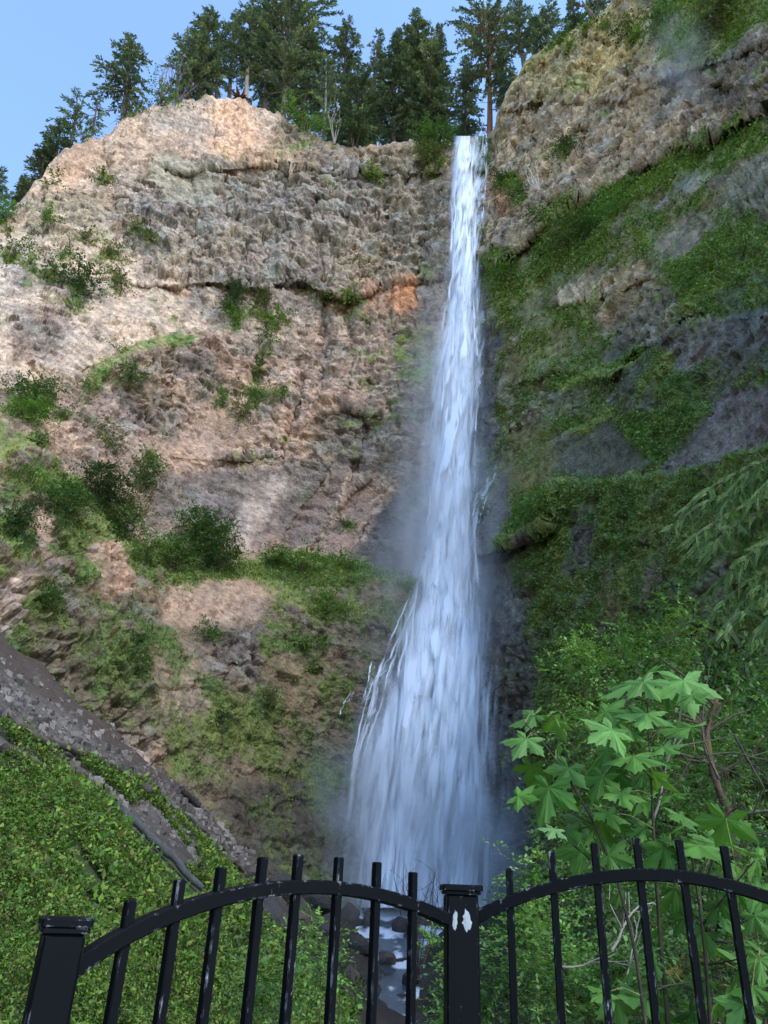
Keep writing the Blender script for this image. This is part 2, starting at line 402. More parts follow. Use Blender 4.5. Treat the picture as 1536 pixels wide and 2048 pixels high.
# ---- regions of the rock face (outline, albedo sRGB, properties)
def R(poly, col, soft=10, a=1.0, **k): return dict(poly=np.array(poly, float), col=col, soft=soft, a=a, k=k)
REG = [
 R([(-400,-500),(1000,-500),(1000,2000),(-400,2000)], (150,130,113), rub=.6, moss=.12),
 # left of the fall
 R([(30,420),(90,340),(130,285),(215,262),(300,200),(480,185),(570,230),(530,330),(400,335),(320,300),(240,400),(100,390)], (176,155,138), 14, rub=.25, col_=.5, moss=.02, smooth=.3),
 R([(90,360),(130,290),(215,270),(190,330),(150,375)], (170,138,114), 10, .8, smooth=.4),
 R([(430,200),(500,200),(520,330),(420,330)], (200,160,128), 14, .7, col_=.9),
 R([(560,230),(700,285),(860,285),(880,340),(700,340),(520,330)], (140,122,100), 14, rub=.5, col_=.7, moss=.22),
 R([(240,400),(330,330),(520,330),(900,330),(900,560),(700,600),(480,585),(300,565),(230,490)], (134,126,118), 22, rub=1.25, moss=.06),
 R([(300,330),(340,320),(440,345),(430,420),(330,400),(300,370)], (148,146,130), 10, .8, rub=.15, smooth=.6),
 R([(700,300),(880,300),(900,560),(720,580)], (132,122,108), 30, .7, rub=1.3, moss=.2),
 R([(-60,500),(130,400),(240,480),(300,570),(430,600),(400,660),(180,745),(-60,760)], (180,162,145), 25, rub=.4, moss=.1, smooth=.35),
 R([(20,640),(110,600),(140,660),(110,720),(30,720)], (130,110,98), 14, .7, rub=.7),
 R([(60,420),(200,390),(220,480),(120,500),(40,470)], (150,136,112), 20, .8, moss=.3, rub=.6),
 R([(180,745),(300,690),(420,660),(490,700),(560,640),(850,580),(850,720),(800,900),(640,980),(300,955),(120,870)], (152,130,115), 22, rub=.8, moss=.14),
 R([(480,600),(640,580),(830,570),(850,720),(700,740),(560,720)], (140,122,108), 20, .8, col_=.8, rub=.6, moss=.16),
 R([(380,665),(470,600),(640,600),(600,680),(480,700)], (150,140,130), 20, .6, rub=.6),
 R([(345,880),(395,830),(440,795),(520,850),(460,890),(420,915),(360,900)], (160,132,112), 12, .9, smooth=.7, rub=.2),
 R([(230,900),(300,860),(400,890),(420,925),(320,935),(250,930)], (162,134,114), 12, .9, smooth=.7, rub=.2),
 R([(250,770),(340,790),(310,850),(240,860)], (120,108,98), 14, .6, rub=.9),
 R([(560,840),(650,790),(720,780),(640,960),(560,930)], (150,122,104), 20, .7, smooth=.4, rub=.4),
 R([(775,575),(830,560),(832,635),(790,650),(768,620)], (186,124,74), 9, .95, col_=.7),
 R([(725,570),(775,590),(770,650),(720,640)], (168,124,92), 10, .7, col_=.6),
 R([(640,830),(700,800),(800,850),(850,900),(840,1000),(760,960),(690,940),(640,890)], (92,84,82), 14, .85, rub=.6, moss=.12),
 R([(780,680),(870,600),(880,900),(800,900)], (100,92,84), 20, .8, rub=.6, moss=.3),
 R([(290,965),(420,940),(640,925),(720,930),(520,1120),(420,1060),(300,1050)], (112,102,98), 14, smooth=.55, rub=.35, moss=.06),
 R([(470,1010),(540,950),(580,960),(530,1040),(490,1100),(460,1090)], (172,158,148), 18, .6, smooth=.5),
 R([(520,1112),(560,1060),(640,960),(700,930),(640,1060),(600,1110)], (118,100,92), 8, smooth=.7, rub=.3),
 R([(605,1120),(650,1060),(700,980),(760,960),(740,1040),(690,1110),(640,1130)], (136,112,98), 8, smooth=.7, rub=.2, moss=.05),
 R([(690,1130),(740,1050),(800,980),(860,950),(870,1160),(780,1162)], (66,62,66), 10, smooth=.6, wet=.6, rub=.3, moss=.12),
 # green ledge and the lower tier
 R([(-60,880),(40,900),(110,930),(230,1060),(330,1150),(340,1300),(300,1520),(-60,1300)], (104,94,74), 25, rub=.9, moss=.47, fern=.3),
 R([(-60,780),(60,800),(100,850),(60,930),(-60,920)], (150,130,108), 20, .8, moss=.4),
 R([(150,1100),(230,1070),(270,1180),(200,1200)], (170,140,120), 14, .8, rub=.6, moss=.1),
 R([(60,1030),(90,1010),(100,1080),(60,1120)], (176,152,134), 10, .8, moss=.1),
 R([(-60,1170),(50,1150),(50,1250),(-60,1290)], (150,136,128), 12, .8, moss=.1, rub=.7),
 R([(330,1150),(480,1130),(700,1152),(860,1175),(860,1700),(600,1900),(300,1560),(310,1300)], (106,94,74), 18, rub=.3, moss=.46, fern=.16, smooth=.75),
 R([(330,1160),(480,1140),(560,1180),(520,1240),(400,1260),(335,1250)], (160,134,112), 16, .9, smooth=.6, moss=.05, rub=.25),
 R([(280,1360),(400,1330),(420,1440),(330,1480)], (150,130,108), 25, .5, moss=.3),
 R([(400,1280),(520,1250),(530,1360),(430,1370)], (98,90,88), 16, .8, rub=1, moss=.15),
 R([(560,1220),(700,1210),(690,1310),(580,1320)], (88,78,72), 20, .8, rub=1, moss=.3),
 R([(640,1200),(860,1180),(860,1800),(640,1800),(720,1500)], (86,80,72), 30, .7, wet=.6, moss=.48, fern=.25, smooth=.6, rub=.2),
 R([(330,1142),(480,1122),(560,1112),(700,1142),(870,1158),(870,1180),(640,1178),(520,1152),(400,1158),(330,1165)], (92,112,48), 6, .95, moss=.97, fern=1.),
 R([(170,740),(250,705),(330,675),(400,660),(380,690),(280,710),(200,760)], (128,134,74), 8, .8, moss=.55, smooth=.5),
 R([(430,1590),(640,1540),(720,1640),(700,1900),(560,1900)], (60,58,50), 25, .85, moss=.42, wet=.5, rub=.3, smooth=.5, fern=.3),  # dark recess at the tier's foot: its shade is put into the colour
 # right of the fall
 R([(940,300),(1000,200),(1060,95),(1240,-40),(1300,-160),(1900,-300),(1900,2000),(940,2000)], (92,86,80), 6, rub=.8, moss=.5, fern=.5),
 R([(985,270),(1000,200),(1060,95),(1230,-30),(1320,60),(1536,40),(1560,200),(1420,270),(1290,330),(1180,385),(1130,410),(1040,500),(960,530),(960,400)], (134,120,112), 14, rub=1.3, moss=.10, fern=0),
 R([(1000,210),(1060,95),(1230,-30),(1300,20),(1310,120),(1200,190),(1100,200),(1040,190),(1000,290)], (142,128,92), 22, .85, rub=.9, moss=.34, col_=.7),
 R([(1300,-40),(1900,-260),(1900,80),(1536,60),(1420,140),(1320,150)], (84,96,56), 20, .85, moss=.62, fern=.5, wet=.2),
 R([(1300,160),(1536,60),(1900,60),(1900,250),(1540,230),(1420,230)], (72,68,72), 18, .8, rub=1.1, moss=.2, wet=.4),
 R([(975,330),(1030,360),(1040,430),(985,420)], (134,96,74), 10, .8, rub=.8),
 R([(990,330),(1010,350),(1060,380),(1050,430),(1000,400)], (70,72,52), 12, .6, moss=.5),
 R([(940,540),(1000,560),(1010,640),(980,760),(1000,860),(960,1000),(990,1100),(1040,1110),(1100,1300),(1090,1500),(1050,1800),(900,1800),(900,560)], (58,57,62), 16, smooth=.3, wet=.9, rub=.5, moss=.12, fern=0),
 R([(1000,540),(1100,480),(1220,470),(1210,540),(1110,580),(1010,600)], (76,92,44), 14, .8, moss=.8, fern=.7),
 R([(1110,580),(1200,555),(1290,535),(1260,580),(1200,600),(1115,612)], (156,148,138), 8, .85, col_=1.2, rub=.2, moss=.05, fern=0),
 R([(1170,560),(1300,520),(1370,600),(1340,680),(1240,690),(1180,640)], (120,108,98), 20, .75, rub=1, moss=.22, fern=.1),
 R([(1205,700),(1240,690),(1250,740),(1210,750)], (78,78,86), 8, .8, smooth=.5, moss=.05),
 R([(1040,600),(1180,640),(1240,700),(1100,770),(1040,760)], (92,96,58), 20, .8, moss=.62, fern=.5),
 R([(960,560),(1090,500),(1100,640),(1010,660)], (84,90,60), 20, .7, moss=.5, fern=.4),
 R([(1110,790),(1220,745),(1320,690),(1560,600),(1560,900),(1320,960),(1110,990)], (74,80,70), 12, .95, smooth=.45, rub=.5, moss=.5, fern=.45),
 R([(1110,885),(1200,850),(1250,850),(1310,930),(1250,960),(1180,960),(1110,985)], (74,78,72), 8, .95, smooth=.85, rub=.1, moss=.06, fern=0),
 R([(1318,950),(1360,900),(1410,840),(1440,790),(1560,760),(1560,870),(1480,900),(1400,930)], (92,90,100), 7, .95, smooth=.85, rub=.15, moss=.04, fern=0),
 R([(1330,690),(1420,640),(1560,610),(1560,690),(1440,700),(1380,740)], (86,86,92), 10, .9, smooth=.7, rub=.25, moss=.1, fern=0),
 R([(1350,350),(1450,310),(1440,350),(1370,385)], (110,112,118), 10, .8, smooth=.7, moss=.1, fern=0),
 R([(1300,470),(1400,440),(1400,520),(1310,540)], (98,98,98), 14, .7, smooth=.5, moss=.2),
 R([(1440,390),(1560,290),(1560,420),(1480,440)], (92,96,96), 10, .7, col_=1.2, moss=.25, fern=.1),
 R([(1225,850),(1300,830),(1425,808),(1400,850),(1350,900),(1320,945),(1260,880)], (58,104,48), 7, .9, moss=.95, fern=1.),
 R([(1330,520),(1560,440),(1560,610),(1430,640),(1370,600)], (52,84,48), 14, .8, moss=.85, fern=1.),
 R([(1200,385),(1330,330),(1536,240),(1560,300),(1400,350),(1250,440),(1200,450)], (92,108,54), 10, .8, moss=.75, fern=.6),
 R([(1100,765),(1180,750),(1290,695),(1310,705),(1220,765),(1110,800)], (112,128,40), 5, .85, moss=.9, fern=.5),
 R([(1110,865),(1180,845),(1225,815),(1230,830),(1190,860),(1115,885)], (110,126,42), 5, .8, moss=.85, fern=.4),
 R([(1010,900),(1090,858),(1112,880),(1110,960),(1060,1010),(1000,1040),(1000,950)], (88,94,38), 24, .75, smooth=.8, rub=.1, moss=.3, fern=.1, wet=.3),
 R([(990,960),(1020,930),(1020,1030),(980,1085),(955,1090)], (66,66,76), 10, .9, smooth=.9, rub=.05, moss=0, wet=.8, fern=0),
 R([(1020,700),(1060,720),(1040,770),(1000,760)], (78,78,40), 12, .7, smooth=.6),
 R([(1030,1010),(1120,960),(1300,960),(1560,870),(1900,800),(1900,1100),(1300,1060),(1110,1010),(1060,1060),(1020,1070)], (60,84,40), 10, .85, moss=.75, fern=.9),
 R([(990,1112),(1050,1095),(1100,1050),(1110,1065),(1070,1110),(1000,1130),(950,1140)], (100,118,40), 6, .9, smooth=.7, moss=.6),
 R([(965,1125),(1010,1092),(1050,1072),(1095,1044),(1106,1062),(1090,1090),(1050,1108),(1010,1120)], (60,57,54), 5, rub=.3, moss=0, fern=0),
 R([(955,1120),(1040,1115),(1060,1250),(1020,1350),(960,1330)], (66,66,74), 14, .85, wet=.9, rub=.6, moss=.08, fern=0),
 R([(1040,1130),(1120,1010),(1560,1010),(1900,1000),(1900,1900),(1100,1900),(1090,1400)], (76,78,60), 25, .8, moss=.55, fern=.75, rub=.6),
 R([(1210,1120),(1330,1090),(1340,1260),(1220,1290)], (96,84,68), 30, .6, moss=.3, fern=.3),
 R([(1120,1050),(1200,1040),(1190,1140),(1130,1150)], (64,64,70), 12, .6, moss=.15, fern=.1),
]
_MX = np.arange(-320, 1900, 5.); _MY = np.arange(-420, 1960, 5.)
_mx, _my = np.meshgrid(_MX, _MY)
def sdist(poly, X, Y):
    """signed distance to a polygon, positive inside"""
    d = np.full(X.shape, 1e9); ins = np.zeros(X.shape, bool)
    for (x0, y0), (x1, y1) in zip(poly, np.roll(poly, -1, 0)):
        ex, ey = x1 - x0, y1 - y0
        t = np.clip(((X - x0) * ex + (Y - y0) * ey) / (ex * ex + ey * ey + 1e-9), 0, 1)
        d = np.minimum(d, (X - x0 - t * ex) ** 2 + (Y - y0 - t * ey) ** 2)
        c = ((y0 > Y) != (y1 > Y))
        ins ^= c & (X < (x1 - x0) * (Y - y0) / (y1 - y0 + 1e-12) + x0)
    return np.sqrt(d) * np.where(ins, 1, -1)

# ---- shelves: (line, kind, protrusion m, reach px); 'bench' = rock below stands out, 'over' = rock above hangs out
SHELF = [
 ([(150,1010),(230,1090),(330,1150),(480,1135),(560,1122),(700,1152),(870,1172)], 'bench', 4.5, 300),
 ([(940,1122),(1000,1104),(1050,1090),(1085,1070),(1110,1030)], 'over', 5.0, 120),
 ([(1090,800),(1180,752),(1290,698),(1420,640),(1600,590)], 'bench', 2.6, 160),
 ([(1100,880),(1180,848),(1230,822)], 'bench', 1.6, 80),
 ([(1040,1010),(1130,960),(1300,955),(1420,915),(1600,860)], 'bench', 2.2, 120),
 ([(960,535),(1040,500),(1130,412),(1200,385),(1290,330),(1420,272),(1600,190)], 'over', 3.6, 150),
 ([(280,572),(400,570),(520,575),(600,566),(700,592),(790,560),(890,560)], 'over', 2.4, 70),
 ([(330,345),(430,335),(560,345),(700,350),(890,345)], 'over', 1.6, 60),
 ([(160,750),(250,708),(330,678),(400,662)], 'bench', 2.2, 90),
 ([(640,830),(690,822),(760,840)], 'over', 1.6, 50),
 ([(230,930),(300,905),(420,925),(560,915)], 'over', 1.2, 50),
 ([(1110,612),(1200,600),(1290,560)], 'over', 1.6, 60),
 ([(1030,760),(1120,740),(1220,750),(1270,690),(1330,680)], 'over', 1.6, 70),
 ([(1000,640),(1060,620),(1100,640)], 'bench', 1.4, 70),
 ([(990,880),(1040,840),(1080,800),(1100,730)], 'bench', 1.5, 90),
 ([(540,1105),(590,1030),(645,950),(660,925)], 'over', .9, 40),
 ([(600,1118),(650,1050),(700,985),(745,950)], 'over', 1.0, 30),
 ([(690,1125),(740,1050),(800,985)], 'bench', 1.0, 60),
 ([(1300,160),(1420,130),(1600,60)], 'over', 2.0, 80),
 ([(1010,215),(1100,200),(1250,205),(1330,150)], 'over', 1.2, 60),
 ([(-50,540),(60,520),(160,560),(250,570)], 'bench', 1.5, 90),
 ([(480,620),(560,600),(640,610)], 'bench', .8, 60),
]

# ---- plants rooted in the face: image pixel, width, height, tone, description
SHRUBS = [
 (28,503,44,30,'g','round green shrub at the left edge of the pale upper slope'), (62,530,40,16,'b','low bright shrub just below the round one at the left edge'),
 (165,566,74,58,'d','large dark shrub on the pale slope at upper left'), (108,546,52,26,'g','small green shrub touching the left side of the large dark one'),
 (140,617,30,16,'b','tiny bright shrub under the large dark one on the pale slope'), (232,556,40,56,'o','olive grassy shrub right of the large dark one on the pale slope'),
 (270,458,24,26,'g','small round shrub alone on the tan face below the dark hole'), (296,482,32,14,'o','low olive tuft right of the small round shrub on tan rock'),
 (214,505,40,24,'o','olive tuft on the upper left slope between two shrubs'), (168,480,36,16,'o','flat olive tuft on the grey upper left slope'),
 (100,444,14,24,'b','narrow bright shrub high on the far left slope'), (138,512,20,16,'g','tiny green tuft above the large dark shrub at left'),
 (106,372,28,12,'g','little shrub at the foot of the tan corner'), (208,362,24,26,'o','faint olive tuft in the gully below the shoulder'),
 (460,598,58,54,'d','dark shrub hanging under the grey rubble band'), (470,628,24,18,'b','bright tuft beneath the dark hanging shrub'),
 (530,602,44,56,'o','grey-olive shrub right of the dark hanging one'), (556,642,26,56,'b','bright narrow shrub trailing down the rock left of the centre'),
 (540,680,28,50,'g','green shrub in the cleft below the bright narrow one'), (640,585,36,26,'b','bright shrub under the right overhang of the rubble band'),
 (690,592,64,46,'d','dark olive shrub under the right overhang of the rubble band'), (445,800,34,42,'b','bright round shrub beside the pink soil cone'),
 (505,800,60,44,'g','spreading green shrub right of the bright round one'), (515,745,40,76,'d','tall dark shrub filling the cleft above the pink soil'),
 (560,795,34,28,'g','small green shrub at the right end of the cleft greenery'), (480,830,44,34,'o','olive grassy tuft on the edge of the pink soil'),
 (180,775,34,30,'b','bright little shrub on the pale ridge at left'), (254,755,58,54,'g','green shrub on the grassy ledge at left'),
 (240,708,16,14,'b','tiny bright tuft on the grassy ledge at left'), (56,790,80,70,'g','big leafy shrub on the left, upper of the edge cluster'),
 (40,830,90,50,'b','bright leafy shrub on the left, lower of the edge cluster'), (98,780,44,44,'g','green shrub on the right side of the edge cluster'),
 (130,832,38,20,'g','low shrub under the pale ridge at left'), (212,880,60,44,'o','olive shrub above the big dark thicket at left'),
 (75,888,40,22,'g','small shrub on the pale patch at far left'), (292,920,44,40,'b','bright shrub at the upper right tip of the big thicket'),
 (280,965,70,64,'g','leafy shrub forming the right end of the big thicket'), (200,985,130,90,'d','large dark thicket shrub on the left ledge'),
 (128,1010,100,90,'g','green thicket shrub left of the large dark one'), (240,1050,90,100,'g','thicket shrub running down below the large dark one'),
 (60,960,70,40,'b','low bright shrub at the left above the thicket'), (405,1080,150,120,'g','biggest leafy shrub standing on the green ledge'),
 (345,1115,80,80,'g','shrub merging with the left side of the biggest one'), (290,1110,70,70,'b','bright shrub between the thicket and the biggest shrub'),
 (440,1120,90,54,'d','dark lower skirt shrub at the right foot of the biggest one'), (600,1132,120,36,'b','long low bright shrub along the green ledge'),
 (545,1124,60,44,'g','small bushy shrub on the ledge right of the biggest one'), (690,1140,90,34,'b','bright low shrub at the right part of the ledge'),
 (692,1051,32,16,'g','small shrub alone on the brown slab'), (745,345,44,22,'o','olive tuft on the grey rubble left of the lip'),
 (872,275,76,66,'g','dense shrub on the rim hanging left of the waterfall lip'), (870,320,50,50,'o','olive shrub trailing under the rim left of the lip'),
 (325,202,62,24,'b','bright shrub on the rim below the broad lone conifer'), (262,226,36,20,'o','olive shrub at the left shoulder of the rim'),
 (575,216,40,30,'b','bright shrub on the rim under the biggest tree'), (608,245,34,28,'b','bright shrub stepping down the rim right of the biggest tree'),
 (648,256,42,30,'b','yellow-green shrub on the rim under the pale half-bare tree'), (705,270,60,34,'d','dark shrub on the rim below the middle conifers'),
 (165,272,34,20,'g','green shrub on the tan corner under the thin firs'), (12,430,40,60,'b','bright leafy shrub at the left frame edge under the lowest conifer'),
 (1122,80,60,24,'g','low green shrub on the right rim under the umbrella conifer'), (1195,44,40,18,'g','small green shrub beside the leaning snag'),
 (1010,360,30,40,'d','dark shrub right beside the top of the waterfall'), (1040,385,28,36,'g','green shrub on the right wall near the waterfall top'),
 (1098,430,70,60,'d','dark grey-green shrub under the white dead branches'), (1180,465,90,70,'g','large green shrub on the right wall bench'),
 (1135,480,80,56,'o','olive shrub left of the large one on the right wall bench'), (1250,420,90,40,'b','bright low shrub along the upper bench of the right wall'),
 (1135,300,44,40,'d','dark tuft hanging in the middle of the right rubble'), (1420,1000,60,40,'g','shrub on the right wall near the cedar boughs'),
 (1080,1030,90,40,'b','bright shrub on the mossy brow over the black slot'), (1010,550,60,40,'b','bright mossy shrub right of the upper waterfall'),
 (1262,60,44,40,'o','olive shrub right of the upper right rock tower'), (1440,40,110,44,'o','olive hanging shrub at the top right corner'),
 (1318,50,34,60,'g','narrow green shrub beside the thin second fall'),
 (420,1275,54,50,'g','green shrub on the brown lower tier'), (440,1437,56,44,'d','dark green shrub low on the lower tier'),
 (650,1210,60,44,'b','yellow-green shrub under the ledge toward the waterfall'), (690,1225,40,28,'b','small yellow-green shrub nearest the waterfall under the ledge'),
 (610,1285,60,26,'b','low yellow-green shrub in the middle of the lower tier'), (530,1400,50,40,'o','olive shrub low in the lower tier'),
 (265,1330,60,60,'g','green shrub on the rocky left part of the lower tier'), (90,1200,70,70,'g','green shrub above the scree at far left'),
 (30,1060,70,90,'d','dark shrub on the left edge above the pale rock'),
 (1260,1250,0,0,'g','')]

# ---- build the cliff sheet
NX, NR = 1000, 930
Xc = np.linspace(-300, 1860, NX)
Xg = np.repeat(Xc[None], NR, 0)
tt = np.linspace(0, 1, NR)[:, None]
rimj = rim(Xc) + 5 * vn(Xc / 14, Xc * 0, Xc * 0, 3) + 3 * vn(Xc / 5, Xc * 0, Xc * 0, 4)
Yg = rimj[None] * (1 - tt) + 1890 * tt
D = Dbase(Xg, Yg)
P0 = at(Xg, Yg, D)
wx = fbm(P0[..., 0] / 9, P0[..., 1] / 9, P0[..., 2] / 9, 4, 21); wy = fbm(P0[..., 0] / 9, P0[..., 1] / 9, P0[..., 2] / 9, 4, 37)
for line, kind, pr, reach in SHELF:
    line = np.array(line, float)
    yl = np.interp(Xg, line[:, 0], line[:, 1]) + 16 * wy
    x0, x1 = line[0, 0], line[-1, 0]
    e = .12 * (x1 - x0) + 8
    win = sst(x0 - e, x0 + e, Xg + 14 * wx) * (1 - sst(x1 - e, x1 + e, Xg + 14 * wx)) * (.75 + .5 * wx)
    dy = Yg - yl
    if kind == 'bench':
        D = D - pr * win * np.where(dy > 0, np.exp(-np.abs(dy) / reach), 0) * sst(-1, 5, dy)
    else:
        D = D - pr * win * np.where(dy < 0, np.exp(-np.abs(dy) / reach), np.exp(-np.abs(dy) / 5.))
# the black slot under the mossy brow, and the pockets of shade in the rubble
D = D + 14 * sst(0, 9, sdist(np.array([(972,1122),(1010,1098),(1050,1078),(1092,1050),(1102,1062),(1088,1086),(1050,1104),(1010,1116)], float), Xg, Yg + 5 * wy))
for (hx, hy, hr, hd) in [(333,345,9,3),(272,370,7,2.5),(690,440,10,2),(680,625,22,2.5),(1150,285,16,3),(1160,265,14,2),(1195,85,14,3),(1290,345,20,3),(1210,90,12,2.5),(690,825,16,2),
                         (600,575,22,2),(545,572,20,2),(730,560,14,2),(635,1085,8,2.5),(620,1100,7,2.5),(470,1330,16,2),(630,1345,14,2),(1455,185,26,3),(440,1230,14,1.5)]:
    D = D + hd * np.exp(-(((Xg - hx) / hr) ** 2 + ((Yg - hy) / (hr * .6)) ** 2)) * (.7 + .6 * wx)
for line, wd_, dp_ in [([(655,596),(650,700),(636,790)],13,2.4),([(528,596),(520,700),(500,800)],15,2.6),([(702,600),(706,690),(696,770)],12,2.0),([(212,320),(236,420),(246,500)],13,2.2),
                       ([(762,300),(772,420),(764,540)],12,1.6),([(566,240),(580,330),(570,440)],12,1.5),([(380,350),(396,460),(384,560)],12,1.4),([(640,300),(628,420),(640,560)],10,1.4),
                       ([(840,300),(846,450),(836,600)],12,1.8),([(352,700),(340,800),(318,900)],13,2.0),([(600,720),(590,820),(566,930)],12,1.8),([(740,760),(728,860),(706,960)],12,1.8),
                       ([(1088,130),(1075,260),(1060,390)],14,2.2),([(1190,90),(1180,220),(1160,380)],14,2.0),([(1270,110),(1255,230),(1240,340)],14,2.2),([(1200,990),(1190,1080),(1186,1180)],16,2.4)]:
    line = np.array(line, float)     # clefts running down the face
    xl = np.interp(Yg, line[:, 1], line[:, 0]) + 14 * wx
    D = D + dp_ * np.exp(-np.abs((Xg - xl) / wd_) ** 1.3) * sst(line[0, 1] - 15, line[0, 1] + 15, Yg) * (1 - sst(line[-1, 1] - 30, line[-1, 1] + 30, Yg)) * (.8 + .6 * wy)
P = at(Xg, Yg, D)
s_ = np.arctan2(P[..., 0], P[..., 1]) * 85; z_ = P[..., 2]
px, py, pz = P[..., 0], P[..., 1], P[..., 2]
w2x = fbm(px / 1.6, py / 1.6, pz / 1.6, 3, 51); w2y = fbm(px / 1.6, py / 1.6, pz / 1.6, 3, 67)
WX = Xg + 20 * wx + 9 * w2x; WY = Yg + 20 * wy + 9 * w2y
colr = np.zeros(P.shape); prop = {k: np.zeros(Xg.shape) for k in ('rub', 'col_', 'moss', 'smooth', 'fern', 'wet')}
for r in REG:
    b0 = r['poly'].min(0) - 80; b1 = r['poly'].max(0) + 80
    g = np.full(_mx.shape, -99.)
    sel = (_mx > b0[0]) & (_mx < b1[0]) & (_my > b0[1]) & (_my < b1[1])
    g[sel] = sdist(r['poly'], _mx[sel], _my[sel])
    m = sst(-r['soft'], r['soft'], bil(g, WX, WY, -320, -420, 5)) * r['a']
    colr = colr * (1 - m[..., None]) + lin(r['col']) * m[..., None]
    for k in prop:
        v = r['k'].get(k, 0)
        prop[k] = prop[k] * (1 - m) + v * m
for (bx_, by_, bw_, bh_, tn_, _l) in SHRUBS:
    if bw_ == 0: continue
    sl_ = (np.abs(Xg[0] - bx_) < bw_ * 2.2 + 20)
    e_ = np.exp(-(((WX[:, sl_] - bx_) / (bw_ * .45 + 4)) ** 2 + ((WY[:, sl_] - by_ - bh_ * .25) / (bh_ * .5 + 4)) ** 2))
    prop['moss'][:, sl_] = np.maximum(prop['moss'][:, sl_], prop['moss'][:, sl_] + .42 * e_)
    prop['fern'][:, sl_] = np.maximum(prop['fern'][:, sl_], .6 * e_)
prop['moss'] = np.clip(prop['moss'] + sst(980, 1080, Xg) * (prop['moss'] < .8) * (.20 * sst(940, 1060, Yg) - .07) * sst(.02, .2, prop['moss']), 0, 1)
rough = 1 - .85 * prop['smooth']
# relief
F1, F2, cid = worley(s_ / 1.7 + .5 * w2x, z_ / 1.4 + .5 * w2y, 5)
G1, G2, gid = worley(s_ / .75 + .4 * w2x, z_ / .65 + .4 * w2y, 8)
B1, B2, bid = worley(s_ / 6 + .5 * wx, z_ / 3.6 + .5 * wy, 12)
C1, C2, kid = worley(s_ / .95, z_ / 9 + 1.2 * wx, 15)
big = fbm(px / 14, py / 14, pz / 14, 3, 71)
med = fbm(px / 4.5, py / 4.5, pz / 4.5, 4, 81, ridge=True)
fine = fbm(px / .9, py / .9, pz / .9, 3, 91, ridge=True)
Q1, q1, e1 = facets(s_ / 4.2 + .35 * wx * 2, z_ / 2.6 + .35 * wy * 2, 301)
Q2, q2, e2 = facets(s_ / 1.6 + .30 * w2x, z_ / 1.15 + .30 * w2y, 303)
Q3, q3, e3 = facets(s_ / .62 + .25 * w2x, z_ / .52 + .25 * w2y, 305)
pock = sst(.30, .38, fbm(px / 1.5, py / 1.5, pz / .95, 4, 101))
bowl = sst(-30, 60, sdist(np.array([(300,1190),(480,1160),(700,1180),(860,1195),(860,1800),(560,1760),(420,1600),(310,1450)], float), Xg, Yg))
disp = (1.6 - 1.1 * bowl) * big + (1 - .6 * bowl) * .8 * rough * med + .18 * fine * (.15 + .85 * rough)
def soft(a, n=5):
    k = np.cumsum(np.pad(a, ((n // 2 + 1, n // 2), (0, 0)), 'edge'), 0)
    return (k[n:] - k[:-n]) / n
Q1, Q2, Q3 = soft(Q1, 7), soft(Q2, 5), soft(Q3, 5)
knob = fbm(px / 1.9, py / 1.9, pz / 1.7, 4, 113, ridge=True)
disp += prop['rub'] * (.60 * Q1 + .26 * knob - .55 * sst(.09, .0, e1) - .30 * sst(.10, .0, e2) * (q2 > .3) + .50 * Q2 + .20 * Q3 - 1.25 * pock * (.6 + .8 * q2) - .22 * sst(.10, .0, e2) * (q1 > .45)) + .08 * rough * Q3
disp += (1 - rough) * (.35 * Q1 + .10 * Q3)
disp += prop['col_'] * sst(-.3, .3, med + wx) * ((kid - .5) * .7 + .35 * sst(0, .35, C2 - C1))
strata = (z_ / 8.5 + .9 * big) % 1.0
left = sst(1010, 900, Xg)
disp += left * rough * .45 * (1 - strata) ** 1.5 * sst(-.1, .4, wx)
# moss and ferns
mn = fbm(px / 5, py / 5, pz / 5, 4, 111) * .55 + fbm(px / 1.1, py / 1.1, pz / 1.1, 3, 121) * .45
mossm = sst(-.20, .20, prop['moss'] - .5 + mn * 1.05)
H1, H2, hid = worley(s_ / .7 + .3 * w2x, z_ / .6, 25)
disp += mossm * (.62 - H1) * .35
P = P.copy()
dx = np.gradient(P, axis=1); dyv = np.gradient(P, axis=0)
nrm = np.cross(dx, dyv); nrm /= np.linalg.norm(nrm, axis=-1)[..., None] + 1e-9
toward = EYE - P
nrm *= np.sign((nrm * toward).sum(-1))[..., None]
hor = toward * np.array([1, 1, 0]); hor /= np.linalg.norm(hor, axis=-1)[..., None]
ndir = nrm * .8 + hor * .2
ndir /= np.linalg.norm(ndir, axis=-1)[..., None]
edge = sst(0, .012, tt)           # leave the rim on its image-pixel outline
P = P + ndir * (disp * edge)[..., None]
CP, CN = P, ndir
# colour of rock and moss
rt_ = sst(930, 1010, Xg)[..., None]
colr = colr * np.array([1.08, 1.0, .90]) * (1 - rt_) + colr * rt_ * np.array([1.6, 1.5, 1.1])  # right wall colour lifted and warmed to offset its shade and blue skylight
film = (sst(-.25, .35, fbm(px / 3.4, py / 3.4, pz / 2.4, 5, 163)) * .75 * np.clip(prop['moss'] * 1.6 + .12, 0, 1) * sst(640, 1000, Xg + .35 * (Yg - 1000)))[..., None]
colr = colr * (1 - film) + lin((100, 112, 70)) * film
warm = fbm(px / 7, py / 7, pz / 7, 3, 131)
strk = vn(s_ * 1.3 + wx, z_ * .07, 0 * z_, 141) * .5 + vn(s_ * .5, z_ * .04, 0 * z_, 143) * .5
fv_ = .25 + .75 * np.clip(prop['rub'], 0, 1)
tint = 1.12 + fv_ * (.30 * (q1 - .5) + .34 * (q2 - .5) + .30 * (q3 - .5)) + .24 * warm + .22 * strk
colr = colr * np.clip(tint, .3, 2)[..., None]
